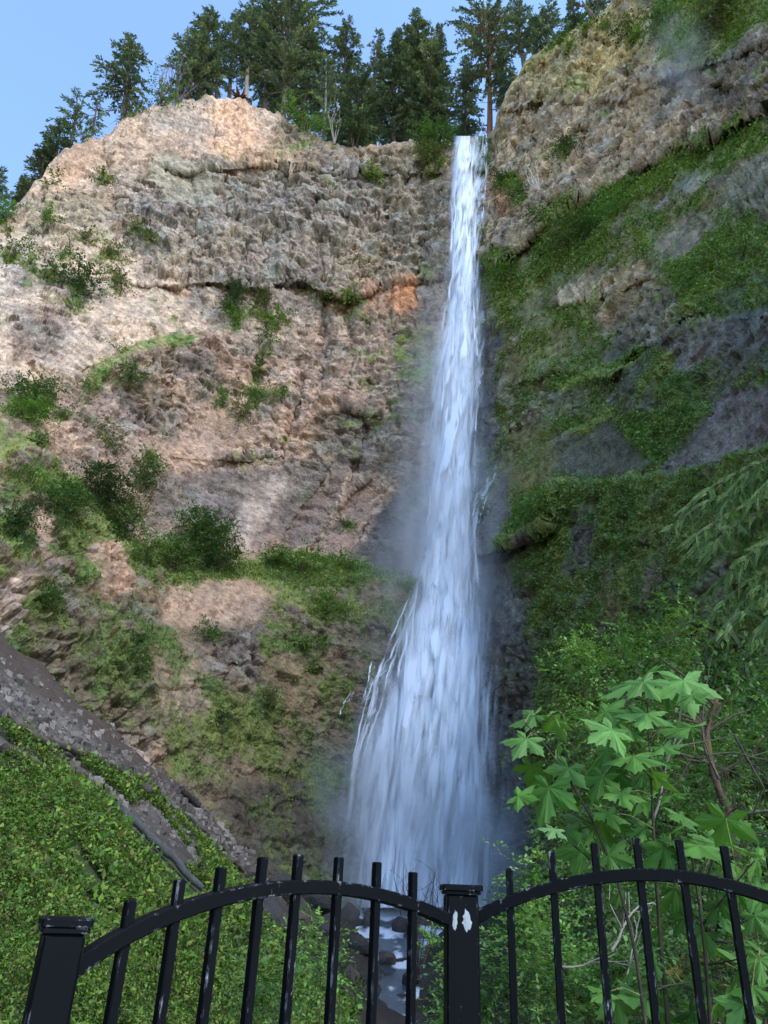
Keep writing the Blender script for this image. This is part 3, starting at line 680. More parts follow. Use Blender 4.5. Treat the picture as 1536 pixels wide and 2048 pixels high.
grey = colr.mean(-1, keepdims=True); colr = grey + (colr - grey) * .82
olive = sst(.0, .4, fbm(px / 4.2, py / 4.2, pz / 6, 4, 159)) * .35 * np.clip(prop['rub'] + .2, 0, 1)
colr = colr * (1 - olive[..., None]) + lin((112, 106, 78)) * olive[..., None]
colr = colr * (1 + np.stack([.14 * warm + .04, 0 * warm, -.16 * warm - .05], -1))
stain = sst(.12, .34, fbm(px / 3.2, py / 3.2, pz / 4.5, 5, 147)) * .38 * (.3 + .7 * rough)
colr = colr * (1 - stain[..., None]) + lin((84, 80, 76)) * stain[..., None] * .8
spk = fbm(px / .55, py / .55, pz / .55, 3, 149)
spk2 = fbm(px / .3, py / .3, pz / .22, 2, 153)
colr = colr * np.clip(1 + (.75 * spk + .45 * spk2) * (.3 + .7 * rough), .35, 1.7)[..., None]
lich = sst(.18, .42, fbm(px / 2.6, py / 2.6, pz / 2.6, 4, 151)) * prop['rub'] * .5
colr = colr * (1 - lich[..., None]) + lin((176, 172, 160)) * lich[..., None] * .8
iron = sst(.30, .55, fbm(px / 5, py / 5, pz / 3.5, 4, 157)) * np.clip(prop['rub'], 0, 1) * .45 * left
colr = colr * (1 - iron[..., None]) + lin((164, 122, 94)) * iron[..., None]
gsel = vn(px / 3.5, py / 3.5, pz / 3.5, 161) * .5 + .5
gr = lin((80, 108, 54)) * (1 - gsel[..., None]) + lin((124, 130, 66)) * gsel[..., None]
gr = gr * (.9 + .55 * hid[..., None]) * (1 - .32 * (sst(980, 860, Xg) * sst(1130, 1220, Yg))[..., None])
keep = sst(.8, .95, prop['moss'])[..., None] * .5
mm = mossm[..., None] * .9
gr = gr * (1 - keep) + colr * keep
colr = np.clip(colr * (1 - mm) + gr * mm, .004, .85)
# plateau behind the rim
NPL = 12
rows = [P]; crow = [colr]
back = -hor[0]
plate_v = []
for i in range(1, NPL):
    dd = 45 * (i / (NPL - 1)) ** 1.6
    pp = P[0] + back * dd + np.array([0, 0, 1]) * (.12 * dd + .5 * vn(P[0][:, 0] / 4, P[0][:, 1] / 4, np.full(NX, i * 3.), 171))[:, None]
    plate_v.append(pp)
allP = np.concatenate([np.stack(plate_v[::-1]), P], 0)
pc = np.repeat((lin((70, 72, 44)) * np.ones((NX, 3)))[None], NPL - 1, 0)
allC = np.concatenate([pc, colr], 0)
allW = np.concatenate([np.zeros((NPL - 1, NX)), prop['wet']], 0)
nr = allP.shape[0]
ii = np.arange(nr - 1)[:, None] * NX + np.arange(NX - 1)[None]
quads = np.stack([ii, ii + NX, ii + NX + 1, ii + 1], -1).reshape(-1, 4)
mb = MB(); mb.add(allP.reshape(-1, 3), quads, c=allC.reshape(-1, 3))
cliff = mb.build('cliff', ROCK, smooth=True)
fattr(cliff, 'wet', allW)
tag(cliff, 'tall layered basalt cliff, bare tan on the left and mossy on the right', None, kind='structure')

def cliff_at(X, Y, out=0.0):
    """point on the built rock face at an image pixel, and its outward direction"""
    X = np.asarray(X, float); Y = np.asarray(Y, float)
    u = np.clip((X + 300) / 2160 * (NX - 1), 0, NX - 1).round().astype(int)
    rj = rimj[u]
    v = np.clip((Y - rj) / (1890 - rj) * (NR - 1), 0, NR - 1).round().astype(int)
    return CP[v, u] + CN[v, u] * out, CN[v, u]

# ---- leafy cover on the cliff: nobody could count it
def leaf_cloud_on(Pts, Nrm, size, tones, per, up=.35):
    m = MB(); n = len(Pts)
    for k in range(per):
        j = rng.normal(size=(n, 3))
        d = Nrm * .5 + j * .7 + np.array([0, 0, up - .35])
        nn = Nrm * .6 + np.array([0, 0, .7]) + rng.normal(size=(n, 3)) * .35
        sz = size * rng.uniform(.55, 1.3, n)
        t = np.asarray(tones)[rng.integers(0, len(tones), n)] * rng.uniform(.7, 1.25, (n, 1))
        m.leaves(Pts + rng.normal(size=(n, 3)) * size[:, None] * .45 + Nrm * size[:, None] * .2, d, nn, sz, sz * .6, t, .25)
    return m
fd = np.clip(prop['fern'] * mossm, 0, 1).ravel()
fsel = fd * (np.sqrt(((CP - EYE) ** 2).sum(-1)).ravel() / 80) ** 1.5
vis = ((Xg > -60) & (Xg < 1640) & (Yg < 1860)).ravel()
fsel = fsel * vis; fsel /= fsel.sum()
idx = rng.choice(len(fsel), 125000, p=fsel)
dist = np.sqrt(((CP.reshape(-1, 3)[idx] - EYE) ** 2).sum(-1))
TG = [lin(c) for c in ((98, 138, 66), (116, 152, 74), (84, 122, 68), (136, 154, 82), (108, 142, 84), (126, 140, 90), (92, 104, 66))]
lsz = .0040 * dist * (1 - .25 * sst(1000, 900, Xg.ravel()[idx]))
lc = leaf_cloud_on(CP.reshape(-1, 3)[idx], CN.reshape(-1, 3)[idx], lsz, TG, 2)
# each plant partly takes the hue of the moss it grows in
half = colr.reshape(-1, 3)[idx] * np.array([1.15, 1.2, 1.0])
for k in range(2): lc.c[k] = lc.c[k] * .5 + np.repeat(half, 4, 0) * .5
ferns = lc.build('fern_cover', FOL)
tag(ferns, 'ferns and small leafy plants clinging to the wet cliff', 'ferns', kind='stuff')

# ------------------------------------------------------------------ terrain: left slope, gorge floor, right bank
def zbed(y): return np.interp(y, [-40, 0, 20, 27, 50, 60, 70, 76, 90], [-10, -9, -8, -7, -4.2, -2.4, -.5, .6, .7])
def terrain(x, y):
    x = np.asarray(x, float); y = np.asarray(y, float)
    n = 1.0 * vn(x / 6, y / 6, 0 * x, 201) + .35 * vn(x / 1.7, y / 1.7, 0 * x, 203)
    hump = .5 * sst(8, 16, y) * sst(40, 20, y)
    x0 = 2.5 + 1.35 * sst(18, 42, y) * sst(66, 54, y)
    zl = .8 * (-x - x0) + (.45 * n + .4 * 1.6 * fbm(x / 2.2, y / 2.2, 0 * x, 4, 209) * sst(20, 26, y)) * sst(-2, -8, x) + hump
    zr = .6 * (x - 7) - 2.2 + .5 * n
    zb = zbed(y) + .35 * n + .5 * vn(x / .8, y / .8, 0 * x, 207) * sst(70, 60, y) + .02 * (x - .035 * y) ** 2
    a = np.stack([zl, zr, zb])
    k = 1.4
    return np.log(np.exp(np.clip(a, -60, 60) * k).sum(0)) / k
gx = np.linspace(-75, 75, 430); gy = np.concatenate([np.linspace(-30, 4, 40)[:-1], np.linspace(4, 92, 300)])
TX, TY = np.meshgrid(gx, gy)
TZ = terrain(TX, TY)
near = (TY < 3.0) & (TX > -2.2)
TZ = np.where(near, np.minimum(TZ, -1.0), TZ)
TP = np.stack([TX, TY, TZ], -1)
cx_, cy_ = to_pixel(TP.reshape(-1, 3)); cx_ = cx_.reshape(TX.shape); cy_ = cy_.reshape(TX.shape)
nw = fbm(TX / 3, TY / 3, TZ / 3, 4, 211)
GREENL = [(-900,1490),(0,1525),(110,1560),(200,1610),(290,1690),(420,1815),(520,1890),(700,2048),(700,2400),(-900,2400)]
STRIP = [(-900,1420),(0,1465),(150,1520),(300,1580),(430,1680),(520,1760),(620,1860),(560,1930),(420,1815),(290,1690),(110,1560),(-900,1490)]
gs = sst(-14, 14, sdist(np.array(GREENL, float), cx_ + 22 * nw, cy_ + 22 * nw)) * (TX < 1)
st = sst(-10, 10, sdist(np.array(STRIP, float), cx_ + 16 * nw, cy_ + 16 * nw)) * (TX < 4) * sst(-.25, .1, nw)
TC = lin((94, 86, 77)) * np.ones(TP.shape) * (1 + .45 * nw[..., None])
ob = sst(-16, 16, sdist(np.array([(-400,1040),(0,1255),(150,1350),(300,1480),(450,1620),(600,1740),(590,1800),(500,1760),(400,1680),(280,1575),(140,1440),(0,1345),(-400,1150)], float), cx_ + 20 * nw, cy_ + 20 * nw))[..., None] * .85
TC = TC * (1 - ob) + lin((72, 61, 52)) * ob
wetb = sst(9, 3, np.abs(TX - .035 * TY) ) * (TX > -6)
TC = TC * (1 - .65 * wetb[..., None])
TC = TC * (1 - (st * .8)[..., None]) + lin((64, 80, 38)) * (st * .8)[..., None]
TC = TC * (1 - gs[..., None]) + lin((52, 62, 30)) * gs[..., None]
rb = sst(4, 8, TX)
TC = TC * (1 - rb[..., None]) + lin((52, 56, 34)) * rb[..., None]
nyT, nxT = TX.shape
ii = np.arange(nyT - 1)[:, None] * nxT + np.arange(nxT - 1)[None]
mb = MB(); mb.add(TP.reshape(-1, 3), np.stack([ii, ii + 1, ii + nxT + 1, ii + nxT], -1).reshape(-1, 4), c=TC.reshape(-1, 3))
ground = mb.build('ground', SOIL, smooth=True)
tag(ground, 'steep gorge slopes of soil and scree running down to the stream', None, kind='structure')

def ground_hit(X, Y, lo=3., hi=95.):
    """where the camera ray of an image pixel meets the terrain"""
    r = ray(X, Y); t = np.linspace(lo, hi, 900)
    pts = EYE + r * t[:, None]
    below = pts[:, 2] < terrain(pts[:, 0], pts[:, 1])
    i = np.argmax(below) if below.any() else len(t) - 1
    return pts[i]

# ---- leafy ground cover on the left slope
n = 2300000
D_ = rng.uniform(0, 1, n) ** 1.6 * 42 + 5
az = rng.uniform(rad(-34), rad(6), n)
xx, yy = D_ * np.sin(az), D_ * np.cos(az)
zz = terrain(xx, yy)
pts = np.stack([xx, yy, zz], 1)
cX, cY = to_pixel(pts)
nwv = fbm(xx / 3, yy / 3, zz / 3, 3, 211)
msk = sdist(np.array(GREENL, float), cX + 22 * nwv, cY + 22 * nwv) > -4
m2 = (sdist(np.array(STRIP, float), cX, cY) > 0) & (nwv > -.12)
bare = fbm(xx / 1.4, yy / 1.4, zz / 1.4, 3, 221) > .32
okk = (msk & ~bare | m2) & (cX > -260) & (cX < 860) & (cY > 1380) & (cY < 2260) & (xx < 1) & (sdist(np.array([(212,1618),(245,1622),(325,1695),(418,1792),(392,1815),(295,1724)], float), cX, cY) < -3)
pts = pts[okk][:310000]
dist = np.sqrt(((pts - EYE) ** 2).sum(1))
hgt = (.03 + .42 * (vn(pts[:, 0] / .8, pts[:, 1] / .8, pts[:, 2], 231) * .5 + .5))
pts[:, 2] += hgt * rng.uniform(.2, 1, len(pts))
NL = np.tile(np.array([.55, -.25, .8]), (len(pts), 1))
patch = (vn(pts[:, 0] / 1.6, pts[:, 1] / 1.6, pts[:, 2] / 1.6, 241) * .5 + .5)[:, None]
TGL = [lin(c) for c in ((90, 124, 42), (112, 146, 56), (76, 108, 40), (128, 146, 60), (96, 134, 58), (62, 86, 38), (120, 118, 60), (76, 78, 44))]
cl = leaf_cloud_on(pts, NL, np.clip(.0036 * dist, .03, .10) * np.where(rng.uniform(0, 1, len(pts)) < .10, 2.1, 1) * (.75 + .6 * patch[:, 0]), TGL, 1)
cov = cl.build('ground_cover', FOL)
tag(cov, 'bright green leafy ground cover on the steep left slope', 'ground cover', kind='stuff')

# ---- dark low weeds on the right bank and along the stream
n = 300000
D_ = rng.uniform(0, 1, n) ** 1.4 * 66 + 5; az = rng.uniform(rad(-9), rad(40), n)
xx, yy = D_ * np.sin(az), D_ * np.cos(az); zz = terrain(xx, yy)
okk = (fbm(xx / 2, yy / 2, zz / 2, 3, 251) > -.12) & (np.abs(xx - .036 * yy) > np.interp(yy, [0, 22, 26, 50, 66, 80], [0, 0, 1.2, 1.8, 3.0, 9])) & ((xx > .036 * yy) | (xx > -5)) & (rng.uniform(0, 1, n) < np.where(yy > 55, .35, 1))
pts = np.stack([xx, yy, zz], 1)[okk][:70000]
dist = np.sqrt(((pts - EYE) ** 2).sum(1))
pts[:, 2] += rng.uniform(.03, .4, len(pts))
cl = leaf_cloud_on(pts, np.tile(np.array([-.2, -.35, .85]), (len(pts), 1)), np.clip(.0055 * dist, .06, .22), [lin(c) for c in ((66, 90, 48), (80, 104, 56), (54, 76, 44), (92, 108, 58))], 1)
tag(cl.build('undergrowth', FOL), 'low dark weeds on the right bank and beside the stream', 'undergrowth', kind='stuff')

# ------------------------------------------------------------------ water
def wsheet(m, alphas, LR, off, fn, ny, nx, bulge=1.0):
    LR = np.array(LR, float)
    Y = np.linspace(LR[0, 0], LR[-1, 0], ny)
    Lx = np.interp(Y, LR[:, 0], LR[:, 1]); Rx = np.interp(Y, LR[:, 0], LR[:, 2])
    u = np.linspace(0, 1, nx)
    X = Lx[:, None] * (1 - u) + Rx[:, None] * u
    Yg_ = np.repeat(Y[:, None], nx, 1)
    Dc = np.minimum(bil(DFALL, X, Yg_, -320, -420, 20), 1e9)
    Dw = Dc - off - bulge * (1 - (2 * u - 1) ** 2)[None] * (Rx - Lx)[:, None] / 60
    Pw = at(X, Yg_, Dw)
    a = fn(u[None] + 0 * X, Yg_, Pw)
    ii = np.arange(ny - 1)[:, None] * nx + np.arange(nx - 1)[None]
    m.add(Pw.reshape(-1, 3), np.stack([ii, ii + nx, ii + nx + 1, ii + 1], -1).reshape(-1, 4))
    alphas.append(a.ravel())
# smooth distance of the wall behind the fall
DFALL = np.minimum(DG, 1e9) - 1.2
EDGE = [(272,900,962),(330,896,968),(400,893,966),(500,892,966),(600,880,968),(700,858,972),(800,848,972),(900,842,966),(1000,834,966),(1100,822,970),
        (1200,794,984),(1300,752,1002),(1400,714,1016),(1500,688,1024),(1600,676,1024),(1700,674,1020),(1815,672,1014)]
CORE = [(272,905,952),(400,902,954),(600,897,948),(800,868,948),(1000,856,938),(1200,832,954),(1400,758,978),(1600,726,992),(1815,720,988)]
def fall_fn(seed, dens, contrast, lo, hi, edge):
    def f(u, Y, Pw):
        xm = (Pw[..., 0] - .1 * Pw[..., 2]); zm = Pw[..., 2]
        wv = vn(xm * .5, zm * .10, 0 * xm, seed + 1) * .9 + vn(xm * 1.4, zm * .3, 0 * xm, seed + 2) * .3
        n1 = vn((xm + wv) * 1.1, zm * .085, 0 * xm, seed + 3)
        n2 = vn((xm + wv) * 2.6, zm * .16, 0 * xm, seed + 4)
        n3 = vn((xm + .6 * wv) * 5.5, zm * .30, 0 * xm, seed + 5)
        # falling tufts: sharp below, feathered above
        cu, cv = (xm + .5 * wv) / .85, zm / 4.2
        f1, f2, cd_ = worley(cu + .35 * vn(xm * .8, zm * .2, 0 * xm, seed + 8), cv, seed + 9)
        tuft = sst(.75, .1, f1) * (cd_ > .35)
        n4 = vn((xm + .4 * wv) * 9, zm * .5, 0 * xm, seed + 6)
        n = .34 * n1 + .30 * n2 + .28 * n3 + .16 * n4 + .62 * (tuft - .35)
        ed = sst(0, edge, u + .05 * n1 + .03 * n3) * sst(0, edge, 1 - u + .05 * n2 + .03 * n3)
        top = sst(268, 300, Y)
        a = np.clip(dens + contrast * n, 0, 1)
        return np.clip(lo + (hi - lo) * a, 0, 1) * ed * (.6 + .4 * top)
    return f
wm = MB(); al = []
wsheet(wm, al, EDGE, .3, fall_fn(301, .46, .9, 0, .8, .40), 900, 150)
wsheet(wm, al, EDGE, 1.2, fall_fn(321, .44, 1.25, 0, .9, .42), 900, 150)
wsheet(wm, al, CORE, 2.0, fall_fn(341, .78, 1.0, 0, .97, .30), 900, 110)
wsheet(wm, al, CORE, 2.8, fall_fn(361, .52, 1.4, 0, .97, .34), 900, 110)
# side veils
wsheet(wm, al, [(262,946,982),(330,944,978),(420,932,974),(520,930,964)], .3, fall_fn(381, .30, 1.2, 0, .8, .3), 260, 60, .3)
wsheet(wm, al, [(618,925,972),(680,918,972),(760,915,972),(830,912,966)], .4, fall_fn(391, .34, 1.4, 0, .9, .3), 240, 60, .3)
wsheet(wm, al, [(930,978,1000),(1000,948,985),(1080,930,965),(1160,905,955)], .3, fall_fn(395, .22, 1.2, 0, .75, .4), 220, 50, .2)
def ribbon(pts, wd, seed, amax=.95, out=.35):
    pts = np.array(pts, float)
    t = np.linspace(0, 1, 60); k = np.linspace(0, 1, len(pts))
    X = np.interp(t, k, pts[:, 0]); Y = np.interp(t, k, pts[:, 1])
    X = X + 2.5 * vn(t * 6, 0 * t + seed, 0 * t, 401) + 1.2 * vn(t * 30, 0 * t + seed, 0 * t, 402)
    Pc, Nc = cliff_at(X, Y, out)
    Dm = np.hypot(Pc[:, 0], Pc[:, 1]); kk = np.ones(7) / 7
    Dm = np.convolve(np.pad(Dm, 3, 'edge'), kk, 'valid') - .4
    C = at(X, Y, Dm)
    wv = wd * (.6 + .5 * vn(t * 12, 0 * t + seed, 0 * t, 403))
    off = np.array([-1., -.45, 0, .45, 1.])
    V = C[:, None] + off[None, :, None] * wv[:, None, None] * RGT
    A = np.array([0, .7, 1, .7, 0.])[None] * (amax * np.clip(.62 + .6 * vn(t * 14, 0 * t + seed, 0 * t, 404), 0, 1) * sst(0, .06, t) * sst(1, .9, t))[:, None]
    ii = np.arange(59)[:, None] * 5 + np.arange(4)[None]
    wm.add(V.reshape(-1, 3), np.stack([ii, ii + 5, ii + 6, ii + 1], -1).reshape(-1, 4))
    al.append(A.ravel())
for k, (pp, wd) in enumerate([
    ([(832,1168),(815,1200),(800,1235),(780,1275),(768,1320),(752,1370),(742,1420),(722,1470),(708,1520),(700,1570)], .35),
    ([(838,1172),(826,1215),(806,1260),(792,1310),(775,1350),(765,1400),(748,1450),(730,1500),(715,1560)], .30),
    ([(790,1290),(770,1340),(745,1365),(728,1420),(715,1480),(700,1540)], .22),
    ([(745,1320),(735,1360),(728,1400)], .14), ([(704,1382),(690,1405),(678,1432)], .13),
    ([(766,1400),(750,1440),(735,1475),(728,1520)], .22), ([(835,1190),(820,1250),(812,1300),(800,1360)], .2),
    ([(960,622),(950,640),(942,660)], .35), ([(945,640),(955,690),(952,740),(958,780)], .3), ([(936,730),(945,760),(950,800)], .3), ([(965,735),(958,770),(950,800)], .25),
    ([(994,942),(980,965),(966,990),(955,1020),(948,1060),(940,1100)], .4), ([(985,955),(965,985),(950,1010),(942,1040)], .25), ([(972,985),(966,1020),(955,1050)], .2),
    ([(972,262),(974,310),(970,360),(966,420),(955,470)], .3), ([(955,268),(960,310),(958,360),(955,420)], .25),
    ([(940,1380),(950,1450),(948,1540)], .2)]):
    ribbon(pp, wd * .75, k * 3.7)
    for q_ in range(3):
        a_, b_ = sorted(rng.uniform(0, 1, 2)); b_ = min(1, max(b_, a_ + .35)); pq = np.array(pp, float)
        kq = np.linspace(0, 1, len(pq)); tq = np.linspace(a_, b_, 7)
        ribbon(np.stack([np.interp(tq, kq, pq[:, 0]) + rng.normal() * 7, np.interp(tq, kq, pq[:, 1])], 1), wd * rng.uniform(.3, .6), k * 3.7 + q_ + 50, .7)
# bright threads inside the fall
for q_ in range(230):
    y0 = 300 + 1480 * rng.uniform() ** .8; ln = rng.uniform(40, 150)
    E_ = np.array(EDGE, float); uu = np.clip(rng.normal(.5, .16), .14, .86)
    ys = np.linspace(y0, min(y0 + ln, 1810), 14)
    xs = np.interp(ys, E_[:, 0], E_[:, 1]) * (1 - uu) + np.interp(ys, E_[:, 0], E_[:, 2]) * uu + 2.5 * vn(ys / 25, ys * 0 + q_, ys * 0, 421)
    C = at(xs, ys, bil(DFALL, xs, ys, -320, -420, 20) - rng.uniform(2.5, 4.2))
    wv_ = rng.uniform(.07, .22) * np.linspace(.6, 1.3, 14)
    V = C[:, None] + np.array([-1, 0, 1.])[None, :, None] * wv_[:, None, None] * RGT
    A = np.array([0, 1, 0.])[None] * (rng.uniform(.5, .95) * np.linspace(0, 1, 14) ** .8 * sst(1, .88, np.linspace(0, 1, 14)))[:, None]
    ii = np.arange(13)[:, None] * 3 + np.arange(2)[None]
    wm.add(V.reshape(-1, 3), np.stack([ii, ii + 3, ii + 4, ii + 1], -1).reshape(-1, 4)); al.append(A.ravel())
# the thin second fall at the top right
wsheet(wm, al, [(-30,1338,1352),(40,1334,1356),(90,1328,1366),(150,1320,1395)], .6, lambda u, Y, Pw: .42 * np.sin(np.pi * u) * np.clip(.6 + .8 * vn(Pw[..., 0] * 1.5, Pw[..., 1] * 1.5, Pw[..., 2] * .2, 411), 0, 1) * sst(152, 60, Y), 120, 30, .2)
wf = wm.build('waterfall', WATER, smooth=True)
fattr(wf, 'alpha', np.concatenate(al))
tag(wf, 'tall white waterfall plunging from the notch in the rim', None, kind='structure')

def blob(name, mat, c, rx, ry, rz, label, rot=0):
    m = MB(); ph = np.linspace(0, math.pi, 13); th = np.arange(24) * 2 * math.pi / 24
    v = np.stack([np.sin(ph)[:, None] * np.cos(th), np.sin(ph)[:, None] * np.sin(th), np.cos(ph)[:, None] + 0 * th], -1)
    ii = np.arange(12)[:, None] * 24 + np.arange(24)[None]; i2 = np.arange(12)[:, None] * 24 + (np.arange(24)[None] + 1) % 24
    m.add(v.reshape(-1, 3), np.stack([ii + 24, i2 + 24, i2, ii], -1).reshape(-1, 4))
    o = m.build(name, mat, loc=tuple(c)); o.scale = (rx, ry, rz); o.rotation_euler = (0, rot, 0)
    return tag(o, label, 'mist', kind='stuff')
blob('mist', M_mist('spray_low', .40, 3.2), at(820, 1740, 79), 21, 10, 17, 'drifting spray around the foot of the waterfall')
blob('mist', M_mist('spray_mid', .20, 4.0), at(880, 1250, 83), 12, 9, 34, 'fine spray hanging beside the middle of the waterfall', rad(6))
blob('mist', M_mist('spray_high', .13, 4.0), at(890, 860, 88), 9, 7, 38, 'fine spray blowing off the upper waterfall', rad(3))
blob('mist', M_mist('spray_side', .06, 3.0), at(1370, 130, 68), 6, 5, 12, 'thin spray below the small fall at the upper right')

# stream and pool
def stream():
    m = MB(); y = np.linspace(20, 84, 260); u = np.linspace(-1, 1, 40)
    wdt = np.interp(y, [20, 50, 66, 74, 84], [1.5, 1.8, 2.4, 5, 11])
    xc = .036 * y + .6 * np.sin(y / 5) * sst(70, 50, y)
    X = xc[:, None] + wdt[:, None] * u; Yy = np.repeat(y[:, None], 40, 1)
    Z = zbed(Yy) + .28 + .06 * fbm(X * 1.2, Yy * .5, 0 * X, 3, 431) + .12 * sst(74, 80, Yy)
    foam = sst(.22, .5, fbm(X * .8, Yy * .35, 0 * X, 4, 441) + .55 * sst(66, 78, Yy) + .25 * (vn(Yy / 3, 0 * X, 0 * X, 443) > .1))
    c = lin((60, 70, 74)) * (1 - foam[..., None]) + lin((226, 232, 240)) * foam[..., None]
    ii = np.arange(259)[:, None] * 40 + np.arange(39)[None]
    m.add(np.stack([X, Yy, Z], -1).reshape(-1, 3), np.stack([ii, ii + 1, ii + 41, ii + 40], -1).reshape(-1, 4), c=c.reshape(-1, 3))
    ms = M_ground('stream_water', 4, 10, .1, .2, .25, .05)
    return tag(m.build('stream', ms, smooth=True), 'foaming stream running from the plunge pool over dark stones', None, kind='structure')
stream()

# ------------------------------------------------------------------ boulders and logs
def boulder_mesh(seed):
    import bmesh
    bm = bmesh.new(); bmesh.ops.create_icosphere(bm, subdivisions=3, radius=1)
    v = np.array([p.co[:] for p in bm.verts]); f = np.array([[q.index for q in p.verts] for p in bm.faces]); bm.free()
    r = np.random.default_rng(seed)
    for k in range(11):                       # planes knock flat facets off the ball
        nn = r.normal(size=3); nn /= np.linalg.norm(nn); dd = r.uniform(.55, .85)
        ov = np.maximum(v @ nn - dd, 0); v = v - ov[:, None] * nn * .95
    v *= 1 + .07 * fbm(v[:, 0] * 2 + seed, v[:, 1] * 2, v[:, 2] * 2, 3, seed)[:, None]
    v *= r.uniform(.7, 1.15, 3)
    return v, f
BTONE = [(100, 92, 84), (78, 70, 64), (124, 114, 102), (58, 55, 53)]
BPROTO = []
def boulder(p, size, seed, label, group=None, tone=0, name='boulder'):
    v, f = boulder_mesh(seed)
    m = MB(); m.add(v * size, t=f, c=lin(BTONE[tone]))
    o = m.build(name, STONE, smooth=False, loc=tuple(p))
    o.rotation_euler = (0, 0, seed * 1.7)
    return tag(o, label, 'boulder', group)
for k in range(46):                            # talus blocks: image pixels along the scree streak
    t = rng.uniform(0, 1)
    X = 10 + 540 * t + rng.uniform(-30, 25); Y = 1345 + 400 * t + rng.uniform(-55, 95)
    p = ground_hit(X, Y, 12)
    dd = np.linalg.norm(p - EYE)
    boulder(p, rng.uniform(.0022, .0062) * dd, 500 + k % 9, 'small angular rock lying loose on the grey scree streak at left', 'loose rocks on the scree streak', int(rng.integers(0, 3)), 'rock')
rub = MB()
for k in range(6):
    v, f = boulder_mesh(520 + k)
    n = 760
    t = rng.uniform(0, 1, n); X = -40 + 620 * t + rng.uniform(-30, 30, n); Y = 1388 + 385 * t + rng.normal(0, 42, n)
    keep_ = v; 
    # coarse stones: 8 corner hull of the boulder
    for i in range(n):
        p = EYE + ray(X[i], Y[i]) * 1.0
        r = ray(X[i], Y[i]); tt_ = np.linspace(14, 75, 160); q = EYE + r * tt_[:, None]
        bl = q[:, 2] < terrain(q[:, 0], q[:, 1])
        if not bl.any(): continue
        p = q[np.argmax(bl)]; s0 = rng.uniform(.0007, .0020) * (1 + 2.6 * rng.uniform() ** 4) * np.linalg.norm(p - EYE)
        cs = np.array([[a, b, c] for a in (-1, 1) for b in (-1, 1) for c in (-1, 1)]) * rng.uniform(.5, 1.1, (8, 3)) * s0
        an = rng.uniform(0, 6.28); cs = cs @ np.array([[math.cos(an), math.sin(an), 0], [-math.sin(an), math.cos(an), 0], [0, 0, 1]])
        rub.add(cs + p, [[0, 1, 3, 2], [4, 6, 7, 5], [0, 4, 5, 1], [2, 3, 7, 6], [0, 2, 6, 4], [1, 5, 7, 3]],
                c=lin((128, 120, 112)) * rng.uniform(.25, 1.15))
tag(rub.build('scree', STONE), 'loose grey scree stones on the left slope', 'scree', kind='stuff')
for (X, Y, s, tn, lab) in [
    (885, 1640, 0, 0, ''),
    (560,1790,1.1,3,'dark wet boulder behind the third picket at the foot of the scree'), (540,1870,1.2,3,'tall dark boulder left of the fourth picket of the left panel'),
    (630,1815,1.3,3,'broad dark boulder in the spray just under the arched rail'), (700,1835,1.1,1,'grey boulder in the spray between two pickets near the pool'),
    (650,1870,1.0,3,'dark flat boulder by the stream bank in the middle of left panel'), (742,1850,.9,1,'rounded grey boulder before the foot of the waterfall'),
    (800,1868,1.1,3,'dark boulder beside the stream, left of the middle post'), (850,1850,1.0,1,'pale brown boulder right beside the middle post'),
    (720,1905,.9,3,'black wet stone on the left bank of the stream'), (770,1925,.8,1,'low grey stone splitting the stream above the white riffle'),
    (835,1905,.8,3,'dark stone on the right bank touching the leafy bush'), (745,1990,.6,3,'small black stone beside the white riffle'),
    (700,1960,.7,1,'mid-sized grey stone on the left bank of the stream'), (822,1965,.6,3,'small dark stone at the right edge of the riffle'),
    (610,1760,1.2,3,'dark boulder in the mist at the end of the scree'), (500,1760,.9,1,'grey block at the lower end of the scree'),
    (590,1850,.8,1,'grey mossy stone under the rail among weeds'), (665,1795,.9,3,'half-hidden dark boulder in the pool spray'),
    (900,1800,1.0,3,'black boulder behind the middle post by the pool'), (960,1790,1.2,3,'black boulder at the right foot of the waterfall')]:
    if s == 0: continue
    p = ground_hit(X, Y, 12)
    boulder(p + np.array([0, 0, .25 * s]), s, 500 + int(X) % 9, lab, None, tn)
def log(pts, r, label, c=(92, 82, 74), name='fallen_log'):
    P_ = np.array([ground_hit(x, y, 8) for x, y in pts]); P_[:, 2] += r * .7 + .12
    t = np.linspace(0, 1, 24); k = np.linspace(0, 1, len(P_))
    Q = np.stack([np.interp(t, k, P_[:, i]) for i in range(3)], 1)
    Q += .12 * r * np.stack([vn(t * 7, 0 * t + i, 0 * t + r, 601 + i) for i in range(3)], 1) * 3
    m = MB(); m.tube(Q, r * (1.1 - .45 * t) * (1 + .15 * vn(t * 20, 0 * t, 0 * t, 611)), 9, lin(c))
    return tag(m.build(name, BARK, smooth=True), label, 'log')
log([(222,1628),(262,1660),(310,1705),(350,1745),(402,1796)], .115, 'long grey weathered log lying down the green slope', (74, 74, 72))
log([(285,1598),(335,1625),(380,1650),(412,1672)], .17, 'thick dark mossy log at the edge of the scree', (78, 70, 62))
log([(0,1452),(35,1478),(66,1500),(110,1512)], .13, 'grey log at the left frame edge, highest on the slope', (96, 86, 80))
log([(58,1492),(110,1508),(165,1526)], .11, 'slim brown log just above the leafy ground cover at far left', (84, 72, 64))
log([(182,1534),(245,1560),(312,1584)], .11, 'slim dark log beside the scree in mid slope', (70, 62, 58))
log([(462,1730),(485,1752),(505,1775)], .15, 'short brown log near the rail at the scree end', (86, 72, 62))
log([(358,1590),(378,1606),(398,1622)], .26, 'short black stump-like log lying on the scree', (52, 46, 44))
log([(0,1520),(60,1548),(120,1572)], .08, 'thin root-like log half buried above the green mound', (64, 54, 46))

